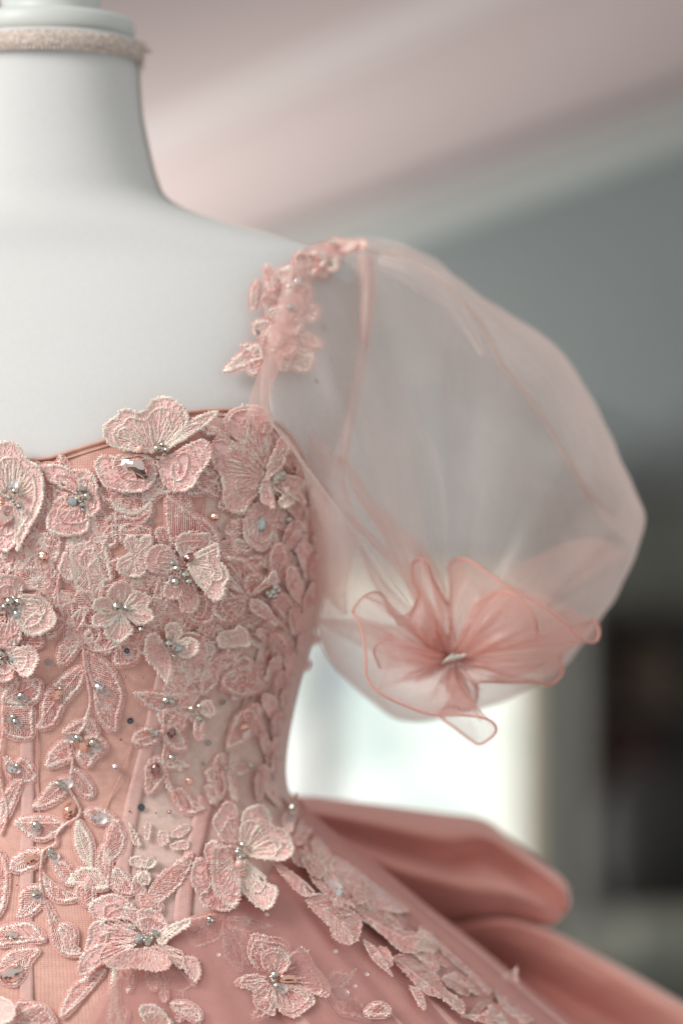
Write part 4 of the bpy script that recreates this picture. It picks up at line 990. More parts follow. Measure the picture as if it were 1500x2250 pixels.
autoflower('C', (1000, 530), [(1010, 298, 250), (1230, 430, 190), (1265, 590, 170), (955, 790, 240), (765, 640, 160), (770, 470, 150)], "b 958 488 40;r 958 486 26;s 1085 520 46;r 1080 515 28;b 1042 503 30;O 965 600 52 34 80 greygem;b 950 655 20;b 905 500 14;b 1160 680 28;s 1215 710 40", pale=True, lift=.005, label='five-petalled small lace flower in the middle with a crystal centre', inner=0)
flower('A', (1110, 1400), ["1080,1370 1035,1330 1030,1250 1075,1215 1130,1240 1140,1270 1190,1220 1250,1225 1262,1290 1210,1360 1235,1450 1200,1540 1130,1570 1040,1565 970,1520 965,1440 1020,1390"], '', lift=.002, inner=0, heart=7, pale=True, label='open four-lobed embroidered outline flower')
leaf('B', "90,1260 60,1100 60,900 150,950 280,1050 400,1110 470,1200 495,1290 420,1300 300,1210 200,1230 130,1260", root=tp('B', "62,905")[0], h0=.0015)
flower('B', (190, 1440), [
    ("150,1440 100,1330 20,1300 -60,1315 -105,1380 -115,1460 -60,1530 40,1545 130,1510", dict(lift=.003)),
    ("180,1560 120,1560 40,1640 55,1745 150,1760 200,1860 290,1865 335,1760 300,1640 250,1540", dict(lift=.003)),
    ("190,1410 140,1330 140,1250 200,1200 300,1210 400,1200 432,1270 400,1335 310,1330 240,1380", dict(lift=.006, inner=.7)),
    ("240,1440 330,1360 430,1300 480,1288 505,1350 500,1430 560,1500 580,1580 542,1640 542,1700 490,1765 430,1750 380,1700 310,1610 250,1520", dict(lift=.012, pale=True, extra=[tp('B', "270,1430 360,1390 450,1350"), tp('B', "290,1480 380,1560 470,1600 520,1560 490,1460 450,1400")])),
], "s 110 1455 46;b 105 1450 26;b 140 1492 30;b 205 1545 36;r 205 1545 26;b 125 1600 40;b 235 1600 34;b 165 1530 20;O 248 1412 46 38 30 darkgem", gh=.0045, label='raised lace flower with a whitish folded petal and a smoky rose stone')
# big butterfly flower on the right cup
flower('B', (870, 720), [
    ("870,700 780,600 640,470 510,385 445,440 420,560 440,650 500,720 520,830 520,920 560,1010 660,1050 730,980 800,900 865,810", dict(lift=.003, inner=0, extra=[tp('B', q) for q in ("540,600 650,620 740,660 800,700", "640,730 730,735 810,745", "650,860 740,850 820,820", "450,450 540,440 600,520", "720,1000 740,940 810,890", "640,760 630,830 650,865", "600,1020 690,1030 730,980")])),
    ("880,680 800,590 720,480 620,420 552,360 535,260 590,190 690,155 800,150 900,200 945,290 930,380 885,400 905,500 915,600", dict(lift=.003, inner=0, extra=[tp('B', q) for q in ("620,420 660,440 740,540 850,640", "680,300 700,260 740,300 730,400 800,480 860,570", "800,350 860,380 870,310", "560,330 600,230 700,190 820,200", "900,500 880,600 880,660")])),
    ("870,740 830,840 840,940 900,990 955,1000 945,900 900,800", dict(lift=.006, inner=0, mat=M['organza'])),
    ("980,940 1040,880 1105,880 1118,950 1050,1000 1000,990", dict(lift=.006, inner=0, pale=True, fill=.6)),
    ("970,730 1080,725 1190,770 1192,830 1150,855 1215,940 1200,972 1110,930 1030,840", dict(lift=.008, inner=0, mat=M['organza'])),
    ("865,765 915,640 950,520 985,430 1060,418 1088,500 1045,575 1030,640 960,710 900,765", dict(lift=.012, inner=0, mat=M['organza'])),
], "b 1000 718 34;b 965 745 34;b 985 755 26;b 948 785 28;b 1015 745 24;b 975 720 22;T 1030 840 48 70 150 peargem;b 945 760 24", gh=.005, label='large butterfly-like lace flower on the right cup with a drop stone')
flower('B', (850, 1010), ["700,1080 760,980 840,940 950,1000 975,1080 940,1200 905,1330 830,1362 740,1300 690,1200"], "M 845 1140 72 38 88 greygem", lift=.0015, inner=.78, fill=.3, label='oval embroidered bud with an upright marquise stone')
leaf('B', "600,1110 655,1115 650,1200 645,1300 640,1380 605,1320 585,1210", fill=.5)
leaf('B', "960,1060 1020,1040 1050,1130 1040,1240 990,1330 940,1290", "b 1050 1095 32", fill=.4)
leaf('B', "1100,1160 1190,1130 1210,1220 1150,1370 1110,1300", "b 1172 1185 30;s 1190 1140 40", lift=.003)
leaf('B', "380,300 460,350 560,380 600,420 500,400 420,400 350,360", fill=.5)
leaf('B', "900,370 960,400 990,430 960,520 910,500", fill=.2)
gem(469, 1136, 11, kind='bead', mat='pinkgem', h=.001); sequin(327, 1146, 7, 'greyseq'); sequin(235, 1183, 7, 'darkseq'); gem(243, 1116, 3)
sequin(480, 1165, 6, 'greyseq'); gem(492, 1184, 3, mat='darkseq')
# --- second row right: flat net flower and small raised one
flower('D', (730, 420), [
    ("720,400 560,310 450,260 420,120 560,95 700,110 760,170 800,250", dict(mat=M['lace_net'], lift=.001, inner=0, extra=[tp('D', q) for q in ("700,380 600,280 500,200", "720,360 640,230 570,150")])),
    ("700,440 600,400 510,400 460,430 440,520 500,610 600,625 690,560 725,480", dict(mat=M['lace_net'], lift=.001, fill=.4)),
    ("735,400 700,280 760,232 840,240 852,320 800,380", dict(mat=M['lace_net'], lift=.002, fill=.5)),
    ("300,400 430,410 460,460 430,620 330,640 225,590 170,520 185,440", dict(mat=M['lace_net'], lift=.001, root=tp('D', "190,430")[0])),
    ("750,440 830,440 905,500 975,640 960,662 870,605 790,560 742,500", dict(lift=.007, inner=0, mat=M['organza'])),
    ("880,310 930,210 965,220 985,300 930,320", dict(lift=.007, inner=0, mat=M['organza'])),
], "b 940 335 34;b 965 360 30;b 920 375 32;b 900 405 28;b 935 405 30;b 885 385 22", gh=.005, label='flat net flower below the right cup with a dark bead cluster', inner=.75)
leaf('D', "860,180 870,80 940,40 1010,80 1050,170 1000,160 940,110", fill=.3)
leaf('D', "850,660 900,640 960,700 1040,760 960,780 890,740 850,800 840,720", fill=.3, lift=.002)
flower('D', (590, 800), ["560,840 490,830 480,740 540,695 610,690 655,650 720,690 752,770 735,830 640,835"], '', lift=.004, inner=.5, pale=True, label='spiral embroidered bud under the net flower')
leaf('D', "650,930 560,1010 450,1080 365,1115 400,1030 430,950 520,890 640,890", h0=.001, fill=.3)
leaf('D', "950,990 840,985 690,990 580,1040 520,1120 590,1195 700,1225 850,1180 940,1110", h0=.0012, fill=1.2, veins=False, tint=.55, lift=.002, border=4)
flower('D', (95, 840), [
    ("130,760 240,705 350,740 400,830 402,900 360,960 270,1000 180,960 130,900", dict(lift=.002, fill=.3)),
    ("90,800 60,740 50,650 130,630 190,680 185,750 140,790", dict(lift=.004, pale=True)),
    ("130,820 220,750 310,775 332,830 290,905 200,930 150,880", dict(lift=.006, pale=True, inner=.6)),
    ("80,850 20,770 -40,715 -110,760 -120,880 -90,960 -30,1010 30,1090 80,1120 105,1000 100,920", dict(lift=.011, mat=M['organza_sheer'], inner=0, veins=False)),
], "b 72 795 42;r 75 792 30;b 110 822 24;O 152 848 36 44 100 greygem;b 120 905 20;b 138 915 16", gh=.005, label='lace flower with a blurred sheer petal and dark oval stone')
leaf('D', "60,1000 160,1010 280,1010 330,1060 260,1110 180,1080 80,1100", fill=.6)
leaf('D', "320,1190 250,1115 180,1085 80,1120 30,1190 120,1230 250,1220", veins=False, mat=M['organza'], border=4)
leaf('C', "1500,1240 1350,1215 1230,1200 1100,1210 1180,1290 1300,1365 1400,1372 1500,1330 1560,1280", "b 1365 1272 30;b 1408 1275 28", root=tp('C', "1480,1260")[0])
leaf('D', "320,1190 250,1200 170,1250 160,1440 200,1480 240,1380 300,1290 340,1220", "b 260 1345 24;", border=4, mat=M['organza'], veins=False)
flower('D', (320, 1370), [("330,1330 360,1280 430,1275 465,1350 440,1400 370,1400", dict(pale=True)), "300,1420 280,1520 300,1590 360,1600 375,1500 360,1430"], "b 320 1420 32;s 330 1450 46;b 325 1320 20;b 262 1340 24", lift=.005, label='tiny two-petalled flower over the pale side panel')
sequin(490, 1543, 7, 'greyseq'); gem(486, 1540, 3, mat='pinkgem')
sequin(550, 1534, 6, 'greyseq'); sequin(596, 1550, 6, 'greyseq')
leaf('D', "600,1500 640,1400 730,1330 800,1300 845,1370 780,1450 740,1560 680,1620 560,1660", "M 710 1490 46 32 20 pinkgem", h0=.002, lift=.003)
# --- stems and leaves centre
stem('E', "1350,60 1345,180 1360,330 1345,450 1390,600 1420,700 1480,780")
leaf('E', "1330,230 1230,185 1130,215 1088,300 1180,340 1290,300", "b 1252 215 26;b 1278 232 28;b 1258 240 22;b 1295 215 20", root=tp('E', "1330,230")[0])
leaf('F', "20,180 130,180 180,240 240,355 170,370 90,340 40,270", "M 105 230 52 36 80 darkgem", lift=.001)
leaf('E', "1330,430 1230,450 1192,540 1210,720 1250,730 1320,650 1372,560", "M 1282 525 62 40 85 darkgem", root=tp('E', "1330,430")[0])
leaf('E', "1380,380 1430,470 1500,520 1470,500 1400,530 1360,470", "b 1410 425 30")
leaf('F', "60,600 100,690 180,680 255,745 300,830 390,838 280,893 190,865 120,780", root=tp('F', "90,680")[0])
leaf('F', "60,450 130,440 200,460 260,515 160,510 70,525", veins=False)
leaf('E', "1300,60 1400,20 1500,80 1480,160 1380,190 1320,150", fill=.8)
leaf('C', "1500,1380 1420,1400 1380,1480 1420,1540 1500,1530 1540,1440", fill=.8)
sequin(404, 1635, 0.1 + 6, 'greyseq'); gem(415, 1717, 9, kind='bead', mat='pinkgem', h=.001); sequin(458, 1633, 7, 'greyseq')
sequin(287, 1584, 7.5, 'darkseq'); sequin(311, 1774, 8, 'darkseq'); sequin(107, 1455, 8, 'greyseq'); sequin(253, 1684, 10, 'sequin'); gem(253, 1684, 7, kind='bead', mat='peargem')
gem(372, 1785, 4.5, mat='darkgem'); gem(266, 1625, 2.6, mat='darkgem'); gem(343, 1787, 2.2, mat='darkgem'); gem(285, 1783, 2.2, mat='darkgem'); gem(315, 1488, 2.2, mat='darkgem'); gem(275, 1487, 3, mat='darkgem'); gem(38, 1925 + 20, 2.5, mat='darkgem')
leaf('C', "950,830 970,800 1060,790 1150,820 1160,900 1110,960 1000,990 940,960", "s 1060 890 48;", veins=False, fill=.3)
sequin(279, 1430, 7, 'darkseq', h=.003)
leaf('C', "1130,850 1200,700 1250,720 1230,860 1180,900", fill=.8, veins=False)
leaf('C', "1250,230 1330,300 1350,420 1280,470 1180,400 1120,300 1160,230", fill=.8, veins=False)
leaf('C', "1280,480 1380,440 1500,520 1500,640 1400,650 1300,590", mat=M['lace_net'], fill=.3)
leaf('D', "0,600 60,560 180,600 200,700 120,720 30,700", fill=.9, veins=False)
# left column
stem('E', "30,-60 25,60 30,200 10,330 -10,480 10,640 40,760 62,860 50,960 10,1060")
leaf('E', "30,430 80,440 120,470 180,430 240,470 300,600 180,642 90,610", "r 92 518 46;b 145 492 22;s 140 520 40")
leaf('E', "720,90 700,120 600,140 510,230 600,240 690,190")
leaf('E', "730,90 790,150 812,262 740,245 700,180")
stem('E', "735,20 725,100 690,180 640,240")
leaf('E', "600,430 560,290 480,310 405,400 382,515 480,492 600,440", fill=.6)
leaf('E', "640,400 700,270 780,250 860,300 885,350 840,402 780,432 738,512 680,480 630,420", "b 612 268 26;b 640 258 30;b 662 272 26;b 630 285 22;O 690 330 48 62 20 pinkgem;b 770 300 32;b 795 318 28;b 755 312 24;s 800 340 50;s 580 270 40", fill=.5, h0=.001)
leaf('E', "580,580 500,600 400,660 350,740 268,842 380,832 500,770 560,690", "b 485 640 34;b 505 655 26;b 528 662 26;s 560 640 46", root=tp('E', "580,580")[0])
leaf('E', "600,520 690,570 755,650 775,755 690,745 620,680 580,600", root=tp('E', "600,520")[0])
stem('E', "600,440 590,560 570,680 620,770 660,860 640,920 540,980 470,1060 460,1140 360,1200 340,1330")
gem(152, 1781, 20, 13, 'marquise', 'pinkgem', 60, .001)
leaf('E', "690,880 790,842 870,872 965,940 870,972 780,960", "s 838 932 52;r 788 928 34", root=tp('E', "690,880")[0])
leaf('E', "530,970 400,918 250,912 120,960 180,1030 260,1080 350,1112 470,1045", "b 300 990 36;b 310 1015 28;b 288 1005 26;s 300 1030 46", root=tp('E', "530,970")[0])
leaf('E', "770,1330 760,1120 700,1010 632,935 618,1130 660,1250 735,1330", root=tp('E', "765,1330")[0], border=9, pale=True)
leaf('E', "830,1410 800,1270 850,1138 902,1175 915,1300 890,1470", root=tp('E', "860,1450")[0], border=7)
leaf('G', "365,65 230,68 130,118 80,210 150,250 250,225 340,165", "O 265 140 70 42 20 pinkgem", root=tp('G', "365,70")[0])
leaf('G', "430,110 480,160 540,165 600,235 625,350 545,340 470,260", "b 420 85 36;b 440 120 26;b 408 100 26;s 450 130 50")
leaf('G', "900,380 780,390 650,355 560,330 640,225 790,210 880,290", border=8, pale=True, fill=.4)
leaf('G', "350,250 420,350 520,378 555,450 665,455 560,492 440,470 370,370", border=6)
leaf('G', "340,365 230,370 168,430 170,520 140,625 250,602 345,520 362,440", "s 300 450 50;b 308 430 34;b 290 445 24", root=tp('G', "345,370")[0])
leaf('G', "365,470 430,560 480,655 560,715 602,780 600,860 690,920 570,935 480,880 425,790 408,690", root=tp('G', "365,470")[0])
stem('G', "340,180 335,260 340,360 365,480 410,620")
leaf('G', "385,805 330,728 250,668 120,680 0,715 -40,780 -30,845 60,850 250,825", "O 98 765 56 42 8 peargem", root=tp('G', "385,805")[0])
leaf('G', "335,885 180,880 80,910 0,1000 -40,1100 60,1170 130,1180 200,1100 260,975", "O 100 1085 102 72 30 peargem", root=tp('G', "330,885")[0])
leaf('G', "-40,90 40,130 72,260 60,420 20,560 -50,600", fill=.8, border=8, veins=False)
leaf('G', "-50,1290 60,1290 128,1350 120,1440 40,1500 -60,1510", lift=.009, mat=M['organza'], pale=True, h0=.003)
leaf('G', "100,1480 130,1420 220,1370 340,1335 420,1420 450,1540 100,1560", fill=.6, h0=.002)
flower('G', (1215, 790), [
    ("1200,760 1080,650 950,640 840,650 745,600 750,500 880,430 1000,440 1100,520 1160,610", dict(lift=.002, fill=.5, extra=[tp('G', q) for q in ("860,600 870,530 950,510 1040,550 1130,560",)])),
    ("1180,790 1050,710 900,690 830,640 740,690 725,800 700,900 820,905 950,885 1080,860", dict(lift=.002, fill=.5, extra=[tp('G', q) for q in ("830,690 880,640 960,650 1060,700", "820,780 900,745 960,760")])),
    ("1210,760 1140,640 1140,560 1270,555 1370,640 1385,730 1300,765", dict(lift=.004, fill=.3)),
    ("1100,850 950,860 820,840 700,905 650,990 655,1100 730,1090 830,1020 950,960", dict(lift=.003, fill=.4)),
    ("1290,800 1330,760 1400,690 1510,640 1575,620 1580,665 1500,730 1400,800 1340,860", dict(lift=.006, pale=True)),
    ("1180,880 1300,860 1440,930 1560,940 1630,960 1660,1070 1620,1160 1560,1110 1480,1010 1380,1000", dict(lift=.003, mat=M['organza_sheer'])),
    ("870,1010 950,930 1090,880 1250,885 1380,945 1405,1015 1350,1060 1230,1062 1100,1040 980,1055", dict(lift=.011, mat=M['organza_sheer'], inner=0, veins=False, border=3)),
], "O 1150 795 36 46 5 greygem;b 1212 795 28;b 1232 818 26;b 1215 845 26;b 1195 815 20;b 1282 762 34;s 1280 745 52;b 1250 800 18", gh=.003, label='wide lace flower at the waist seam with sheer front petal')
leaf('G', "880,1045 760,1090 640,1150 570,1230 530,1320 495,1450 570,1405 700,1260 800,1150", root=tp('G', "880,1050")[0], mat=M['lace_net'])
leaf('G', "925,1040 970,1045 980,1300 1015,1520 900,1520 915,1200", border=12, veins=False, pale=True, lift=.002)
for s_ in ("1080,1055 1112,1085 1100,1170 1045,1242 1060,1130", "1200,1070 1300,1085 1290,1225 1220,1180", "1320,1120 1372,1150 1370,1315 1320,1240", "1000,1350 1060,1400 1020,1520 960,1480"): leaf('G', s_, lift=.003, pale=True, border=4, veins=False, fill=.5)
flower('G', (1260, 1560), ["1260,1540 1170,1450 1160,1350 1280,1345 1390,1440 1400,1540"], '', lift=.006, pale=True, label='lace petal rising from the bottom edge over the skirt')
stem('G', "1000,1060 1020,1120 1080,1130"); stem('H', "20,1060 60,1150 130,1080"); stem('H', "60,1180 160,1230 260,1190")
leaf('H', "160,1230 210,1250 205,1400 170,1490 130,1380", lift=.004, border=4, fill=.4)
leaf('H', "10,1130 50,1180 60,1320 20,1280", lift=.004, border=4, fill=.4)
leaf('H', "-80,1480 0,1440 90,1450 110,1540 -80,1540", lift=.004, mat=M['organza'])
# net embroidery on the pale panel
flower('G', (1190, 230), ["1180,215 1080,190 1075,130 1150,110 1190,150 1270,115 1292,180 1240,220", "1190,240 1240,260 1235,340 1180,360 1130,320 1140,260"], '', lift=.0008, mat=M['side'], inner=0, border=5, pale=True, label='pale thread flower on the light side panel')
leaf('H', "-90,400 0,270 120,180 200,120 275,82 285,120 240,250 150,380 20,490 -70,500", mat=M['organza_sheer'], fill=.8, border=5, root=tp('H', "-90,420")[0])
for s_ in ("1060,960 1130,1060 1165,1155 1095,1130", "1200,965 1250,980 1235,1105 1190,1080", "1305,1050 1380,1030 1395,1120 1320,1165", "1400,1070 1500,985 1565,980 1560,1040 1480,1090", "1400,1150 1500,1110 1555,1120 1550,1180 1440,1190"): leaf('E', s_, mat=M['organza_sheer'], border=4, fill=.4, veins=False, pale=True)
leaf('G', "935,215 1010,230 1080,320 1095,430 990,425 925,350", fill=.6, root=tp('G', "940,225")[0])
leaf('H', "-150,220 -100,420 -60,540 -180,480 -230,350", fill=.3, mat=M['organza_sheer'])
# --- waist flower right
flower('F', (660, 1230), [
    ("480,1110 400,1130 370,1200 395,1270 480,1260 560,1220", dict(lift=.002)),
    ("440,1300 400,1280 330,1248 282,1300 260,1400 292,1520 370,1562 440,1480 480,1380", dict(lift=.004)),
    ("600,1500 500,1480 400,1500 340,1580 360,1640 440,1680 560,1700 640,1640", dict(lift=.002, fill=.5)),
    ("650,1140 585,1130 500,1080 440,960 478,880 540,800 610,795 650,850 665,980 668,1100", dict(lift=.008, mat=M['organza'])),
    ("700,1270 760,1310 790,1410 870,1455 975,1500 965,1600 900,1682 810,1662 720,1580 665,1480", dict(lift=.009, pale=True)),
    ("640,1160 520,1160 440,1180 428,1280 430,1400 460,1540 560,1645 640,1642 672,1560 640,1400 612,1260", dict(lift=.012, mat=M['organza'], inner=.78)),
    ("690,1190 695,1050 678,950 700,870 780,820 860,830 912,890 942,990 1040,1020 1090,1090 1112,1180 1080,1250 1000,1282 850,1262 750,1240", dict(lift=.013, pale=True, extra=[tp('F', "760,1200 850,1140 960,1110 1010,1150 960,1200"), tp('F', "730,1150 790,1030 830,980")])),
], "b 680 1158 30;b 650 1190 26;b 640 1215 28;b 675 1252 30;b 660 1225 24;b 650 1275 24;p 652 1315 38;T 690 1385 22 40 110 pinkgem;s 655 1330 44", gh=.007, label='large raised lace flower at the right of the waist')
leaf('F', "480,400 520,395 545,480 530,560 560,680 500,790 480,700 440,660 400,600 380,540 440,500", h0=.001, fill=.4)
leaf('F', "370,670 440,660 490,700 480,800 430,800", fill=.4, lift=.001)
leaf('F', "560,560 600,600 640,720 645,790 600,760 570,660", fill=.2, lift=.002)
leaf('F', "560,380 640,350 720,240 740,200 640,330 560,300", pale=True, lift=.003, fill=.8)
gem(547, 1681, 8, kind='bead', mat='bead', h=.002); gem(494, 1687, 6, kind='bead', mat='bead', h=.002); sequin(447, 1679, 5, 'greyseq')
leaf('F', "600,480 680,470 750,500 720,560 660,580 600,540", fill=.3, mat=M['organza_sheer'], veins=False)
stem('F', "480,500 495,640 490,780 470,830")
leaf('H', "540,600 400,600 210,662 225,760 280,862 380,852 500,800 540,700", "b 412 640 28;b 435 655 24;b 400 685 24", fill=.7, root=tp('H', "540,610")[0])
leaf('H', "540,620 700,608 830,640 935,690 850,722 700,742 560,695", "s 700 662 50;", root=tp('H', "540,640")[0])
leaf('H', "540,700 600,700 652,800 700,900 690,1082 600,1020 528,920", root=tp('H', "550,700")[0], border=7)
leaf('H', "680,740 742,770 760,880 745,1025 705,960 690,860", root=tp('H', "680,740")[0])
leaf('H', "80,950 200,930 312,950 332,1040 292,1195 250,1130 190,1030", border=9, fill=.4, lift=.002)
stem('H', "540,590 530,680 535,760")
flower('H', (945, 1120), [
    ("920,1080 800,1040 740,960 728,860 775,755 900,778 1000,788 1080,845 1060,960 1000,1060", dict(lift=.003)),
    ("980,1060 1080,930 1180,865 1245,940 1300,1040 1400,1160 1390,1280 1250,1240 1100,1160", dict(lift=.003)),
    ("980,1180 1120,1200 1260,1260 1280,1330 1200,1400 1100,1452 980,1380 940,1260", dict(lift=.004)),
    ("930,1180 960,1300 950,1432 850,1400 775,1330 765,1230 640,1190 622,1150 700,1100 800,1100", dict(lift=.004)),
    ("900,1060 840,1000 860,900 1000,880 1080,980 1040,1060 980,1100", dict(lift=.006)),
], "b 942 1100 36;b 920 1118 20;b 960 1192 32;b 940 1150 20;b 975 1220 18;s 1010 1210 48;B 1062 1125 74 36 0 pinkgem", gh=.005, mat=M['organza_sheer'], inner=.85, border=3.5, label='sheer organza flower on the skirt with an orange baguette stone')
leaf('J', "380,1265 365,1200 405,1150 500,1165 548,1138 505,1222 450,1262", pale=True, lift=.002, fill=.6)
leaf('J', "360,1270 440,1350 540,1318 615,1400 648,1485 540,1450 440,1420", lift=.002, fill=.4)
gems('J', "s 455 1305 46", gown, .002)
for x, y in ((404, 1024), (538, 1252), (616, 1172)): gems('J', f"s {x} {y} 14", gown, .008)
for x, y in ((586, 2010), (480, 2098), (738, 2090)): sequin(x, y, 5, 'sequin', .008)
# --- lace running down the skirt edge
for s_, kw in (("100,60 60,0 120,10 150,-30 165,60 130,220 90,230 60,140", {}), ("140,290 170,180 230,130 262,165 240,250 180,320", {}), ("200,330 240,290 300,320 312,540 420,640 540,720 400,680 260,560", dict(mat='organza_sheer')), ("300,420 420,400 560,480 700,600 900,740 780,760 560,700 400,620", dict(mat='organza_sheer', veins=False)),
             ("0,440 60,450 150,520 240,630 300,640 200,660 100,570", {}), ("220,690 300,640 420,690 570,790 580,870 555,950 480,978 395,930 370,860 290,780", {}), ("380,640 500,650 610,700 700,790 850,880 960,900 995,960 970,1020 860,1030 770,960 640,850 500,760", {}),
             ("590,940 680,1000 740,1090 790,1190 700,1110 640,1040", {}), ("690,1000 760,1010 790,1100 740,1130", dict()), ("790,1060 950,1050 1060,1150 1150,1280 1260,1360 1240,1440 1120,1340 1000,1300 910,1210", {}), ("900,1250 980,1290 1010,1400 960,1380", {}),
             ("1240,1440 1330,1460 1420,1400 1520,1340 1560,1270 1600,1120 1620,1260 1680,1350 1760,1450 1500,1520", {}), ("480,670 560,660 620,690 540,710", dict(veins=False)), ("840,740 930,745 880,770", dict(veins=False))):
    kw = dict(kw); 
    if 'mat' in kw: kw['mat'] = M[kw['mat']]
    kw.setdefault('mat', M['organza_sheer']); kw.setdefault('border', 3.0); kw.setdefault('ruffle', .0028); leaf('J', s_, lift=.005, h0=.006, **kw)
gems('J', "b 105 80 26;b 110 120 24;b 100 160 22;b 118 50 18", gown, .012); gems('J', "s 400 600 60;r 435 632 34", gown, .012)
# --- ruffled lace wrapping round the side of the bodice
SIDE = [(640, 1010, 70, 30, 70), (664, 1060, 70, 28, 80), (655, 1120, 90, 34, 60), (683, 1150, 80, 30, 100), (640, 1180, 80, 36, 120), (672, 1230, 90, 34, 80), (695, 1255, 80, 26, 95), (650, 1290, 90, 34, 70), (680, 1320, 80, 28, 110), (630, 1340, 80, 34, 50),
        (655, 1380, 90, 30, 75), (664, 1420, 70, 26, 100), (620, 1430, 80, 32, 60), (640, 1470, 80, 28, 85), (600, 1470, 60, 26, 120), (618, 1520, 90, 30, 95), (630, 1550, 70, 24, 80), (596, 1560, 80, 28, 70), (615, 1610, 90, 28, 92), (600, 1650, 70, 24, 110), (612, 1690, 80, 26, 85), (560, 1590, 70, 26, 60), (575, 1720, 80, 28, 100), (600, 1745, 60, 24, 60), (700, 1200, 60, 22, 90), (690, 1100, 60, 20, 95), (625, 1080, 60, 30, 45), (610, 1230, 70, 32, 100), (590, 1400, 60, 26, 30), (585, 1640, 60, 22, 80)]
for i, (x, y, L_, w_, a_) in enumerate(SIDE):
    ca, sa = math.cos(R(a_)), math.sin(R(a_)); t = np.linspace(0, 2 * np.pi, 11, endpoint=False)
    ux, uy = np.cos(t) * L_ / 2, np.sin(t) * w_ / 2 * (1 - .35 * np.cos(t)) + RNG.normal(0, 1.6, 11)
    C = np.stack([x + ux * ca - uy * sa, y + ux * sa + uy * ca], 1)
    o, hf = piece('lace_leaf', C, gown, 'leaf', root=C[0], lift=.004, h0=.0015, ruffle=.002, veins=i % 2 == 0, mat=M['organza'] if i % 3 else M['lace_net'], border=4)
# --- shoulder lace
for s_, kw in (("400,600 375,560 385,440 420,365 455,375 450,460 425,600", {}), ("500,220 540,260 570,360 585,430 525,440 500,330", {}), ("700,560 600,500 540,430 480,470 480,560 560,660 680,680", {}), ("740,560 700,420 760,380 860,400 880,480 800,580", {}), ("700,640 600,640 560,720 700,800 800,740 800,660", {}),
              ("740,290 700,260 740,180 850,140 960,100 1010,190 900,300 800,370", {}), ("840,130 950,80 1100,40 1260,55 1200,110 1060,150 980,230 900,200", {}), ("1000,200 1080,190 1090,250 1010,270", dict(pale=True)), ("400,790 420,700 560,695 700,760 775,790 640,830 500,830", dict(pale=True)), ("150,1115 210,1040 330,930 450,890 485,1000 400,1030 280,1090", dict(pale=True)),
              ("420,880 470,960 440,1120 380,1130 350,1060", {}), ("610,1030 700,1000 740,900 800,960 860,960 905,975 850,1110 740,1085 660,1070", dict(pale=True)), ("770,740 860,790 985,900 880,905 790,860", {}), ("600,850 700,840 760,900 700,980 620,960", {}), ("520,720 600,700 640,800 600,900 540,860", {}), ("830,620 900,560 940,640 860,700", {}),
              ("1160,60 1290,40 1340,60 1240,110", {})):
    leaf('I', s_, lift=.004, h0=.003, fill=.3, **kw)
gems('I', "r 770 370 36;b 690 585 34;b 735 600 22;s 980 750 38 greyseq;s 1040 1010 20 greyseq;s 922 1192 24 greyseq;s 1160 220 22 greyseq;s 440 790 24 greyseq;b 1045 52 24;b 690 410 20;b 750 690 18", gown, .007)
# scrolls of lace filling the gaps between the flowers, and the dense spray on the shoulder
def scroll(x, y, L_, w_, a_, h0=.0004, **kw):
    t = np.linspace(0, 2 * np.pi, 13, endpoint=False); ca, sa = math.cos(a_), math.sin(a_)
    rr = 1 + .16 * np.cos(3 * t + x) + RNG.normal(0, .05, 13); ux, uy = np.cos(t) * L_ / 2 * rr, np.sin(t) * w_ / 2 * rr
    C = np.stack([x + ux * ca - uy * sa, y + ux * sa + uy * ca], 1)
    return piece('lace_scroll', C, gown, 'petal' if RNG.random() < .5 else 'leaf', root=C[0], lift=0.0006, h0=h0, mat=M['lace_net'], inner=.6, border=6, fill=.6, **kw)
GAPS = [(165, 1010, 46), (330, 1135, 45), (250, 1215, 38), (465, 1125, 42), (105, 1445, 40), (180, 1295, 26), (300, 1510, 60), (225, 1480, 50), (60, 1000, 20), (430, 1080, 25), (480, 1340, 20), (255, 1440, 30), (560, 940, 10)]
pts_ = []
for yy in range(1030, 1500, 42):
    for xx in range(-10, 680, 46):
        x = xx + RNG.normal(0, 8) + (yy // 42 % 2) * 22; y = yy + RNG.normal(0, 8)
        if x > np.interp(y, [1000, 1100, 1300, 1500], [650, 700, 700, 650]) or (y < 1080 and 90 < x < 230) or (y > 1420 and x < 330): continue
        if any((x - gx_) ** 2 + (y - gy_) ** 2 < gr ** 2 for gx_, gy_, gr in GAPS): continue
        scroll(x, y, RNG.uniform(52, 78), RNG.uniform(28, 42), RNG.uniform(0, 3.14))
for x, y, w_, h_ in ((20, 1500, 60, 90), (250, 1850, 60, 100), (20, 1760, 40, 110), (190, 1960, 60, 60), (150, 2060, 50, 70), (330, 1990, 60, 60), (60, 2220, 60, 50), (395, 1500, 60, 60), (420, 1570, 40, 60), (500, 1500, 50, 44), (450, 1470, 60, 40)):
    scroll(x, y, h_, w_ * .7, 1.2 + RNG.normal(0, .4))
for x, y, L_, w_ in ((640, 600, 70, 40), (665, 580, 60, 34), (700, 560, 60, 30), (740, 548, 50, 26), (630, 640, 70, 44), (650, 665, 60, 36), (615, 690, 60, 36), (640, 715, 70, 40), (600, 740, 70, 40), (650, 750, 70, 40), (630, 785, 60, 34), (590, 770, 60, 30), (560, 770, 60, 28), (668, 775, 44, 24), (690, 590, 60, 30)):
    scroll(x, y, L_, w_, RNG.uniform(0, 3.14), h0=.003 + RNG.uniform(0, .003))
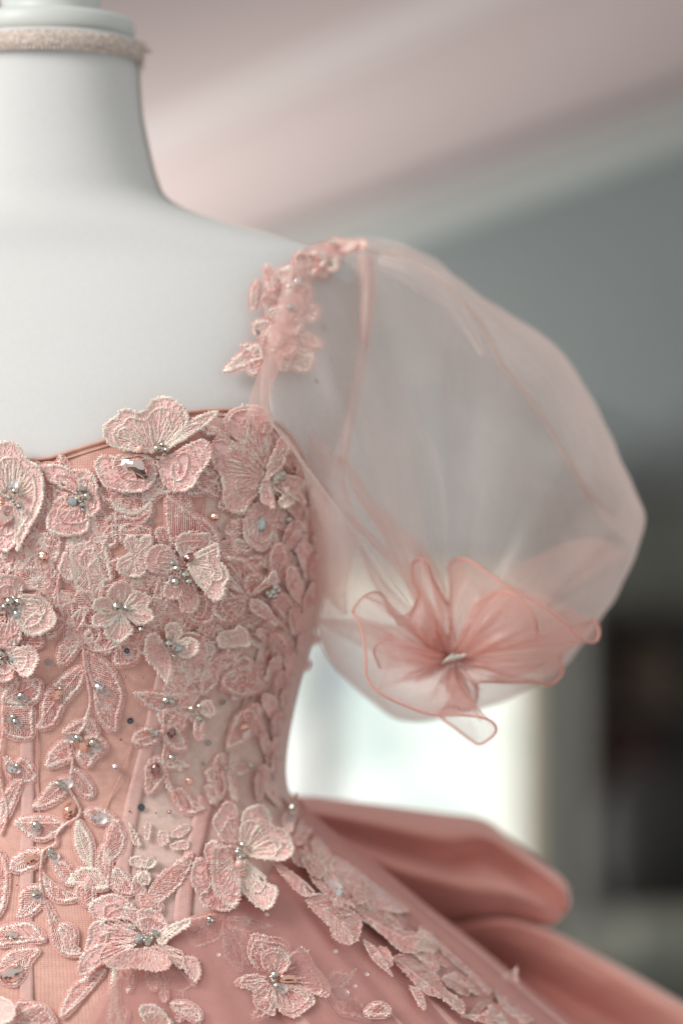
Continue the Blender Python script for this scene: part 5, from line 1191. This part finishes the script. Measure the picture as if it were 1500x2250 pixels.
for k in range(26):
    t_ = RNG.random(); x = 650 + 520 * t_ + RNG.normal(0, 14); y = 1850 + 400 * t_ ** .9 + RNG.normal(0, 16)
    tt = np.linspace(0, 2 * np.pi, 13, endpoint=False); L_, w_, an_ = RNG.uniform(50, 110), RNG.uniform(26, 46), R(RNG.normal(38, 25)); rr = 1 + .14 * np.cos(3 * tt + k)
    ux, uy = np.cos(tt) * L_ / 2 * rr, np.sin(tt) * w_ / 2 * rr; C = np.stack([x + ux * math.cos(an_) - uy * math.sin(an_), y + ux * math.sin(an_) + uy * math.cos(an_)], 1)
    piece('lace_scroll', C, gown, 'petal' if k % 2 else 'leaf', root=C[0], lift=.003, ruffle=.002, h0=.004 + RNG.uniform(0, .004), mat=M['organza_sheer'], border=3, fill=.5, inner=.6)
for k in range(14):
    x, y = RNG.uniform(300, 900), RNG.uniform(2080, 2240)
    if y < 2175 or k % 2: continue
    scroll(x, y, RNG.uniform(50, 80), RNG.uniform(24, 38), RNG.uniform(0, 3.14), h0=.005)
# tiny glitter and beads scattered on the net
gl = [V_ for V_ in gem_profile('bead')]
rngp = RNG.random((420, 2)); P = np.stack([rngp[:, 0] * 600, 930 + rngp[:, 1] * 1300], 1)
zt = np.interp(P[:, 0], [0, 80, 400, 560, 660], [1030, 1030, 930, 930, 1040]); P = P[(P[:, 1] > zt + 12)]
V = []; F = []
oc = [(1, 0, 0), (0, 1, 0), (-1, 0, 0), (0, -1, 0), (0, 0, 1), (0, 0, -1)]; of = [(0, 1, 4), (1, 2, 4), (2, 3, 4), (3, 0, 4), (1, 0, 5), (2, 1, 5), (3, 2, 5), (0, 3, 5)]
W3 = surf(P, .0012)
for i, p in enumerate(W3):
    r = RNG.uniform(.00016, .00032); q_ = RNG.random(3) * .6
    for a in oc: V.append((p[0] + r * (a[0] + q_[0]), p[1] + r * (a[1] + q_[1] * .3), p[2] + r * (a[2] + q_[2])))
    F += [tuple(6 * i + k for k in f) for f in of]
o = link('glitter', mesh('glitter', V, F), M['crystal'], gown, False); o['kind'] = 'stuff'
print('stitches', STITCH_N[0], 'objects', len(bpy.data.objects))
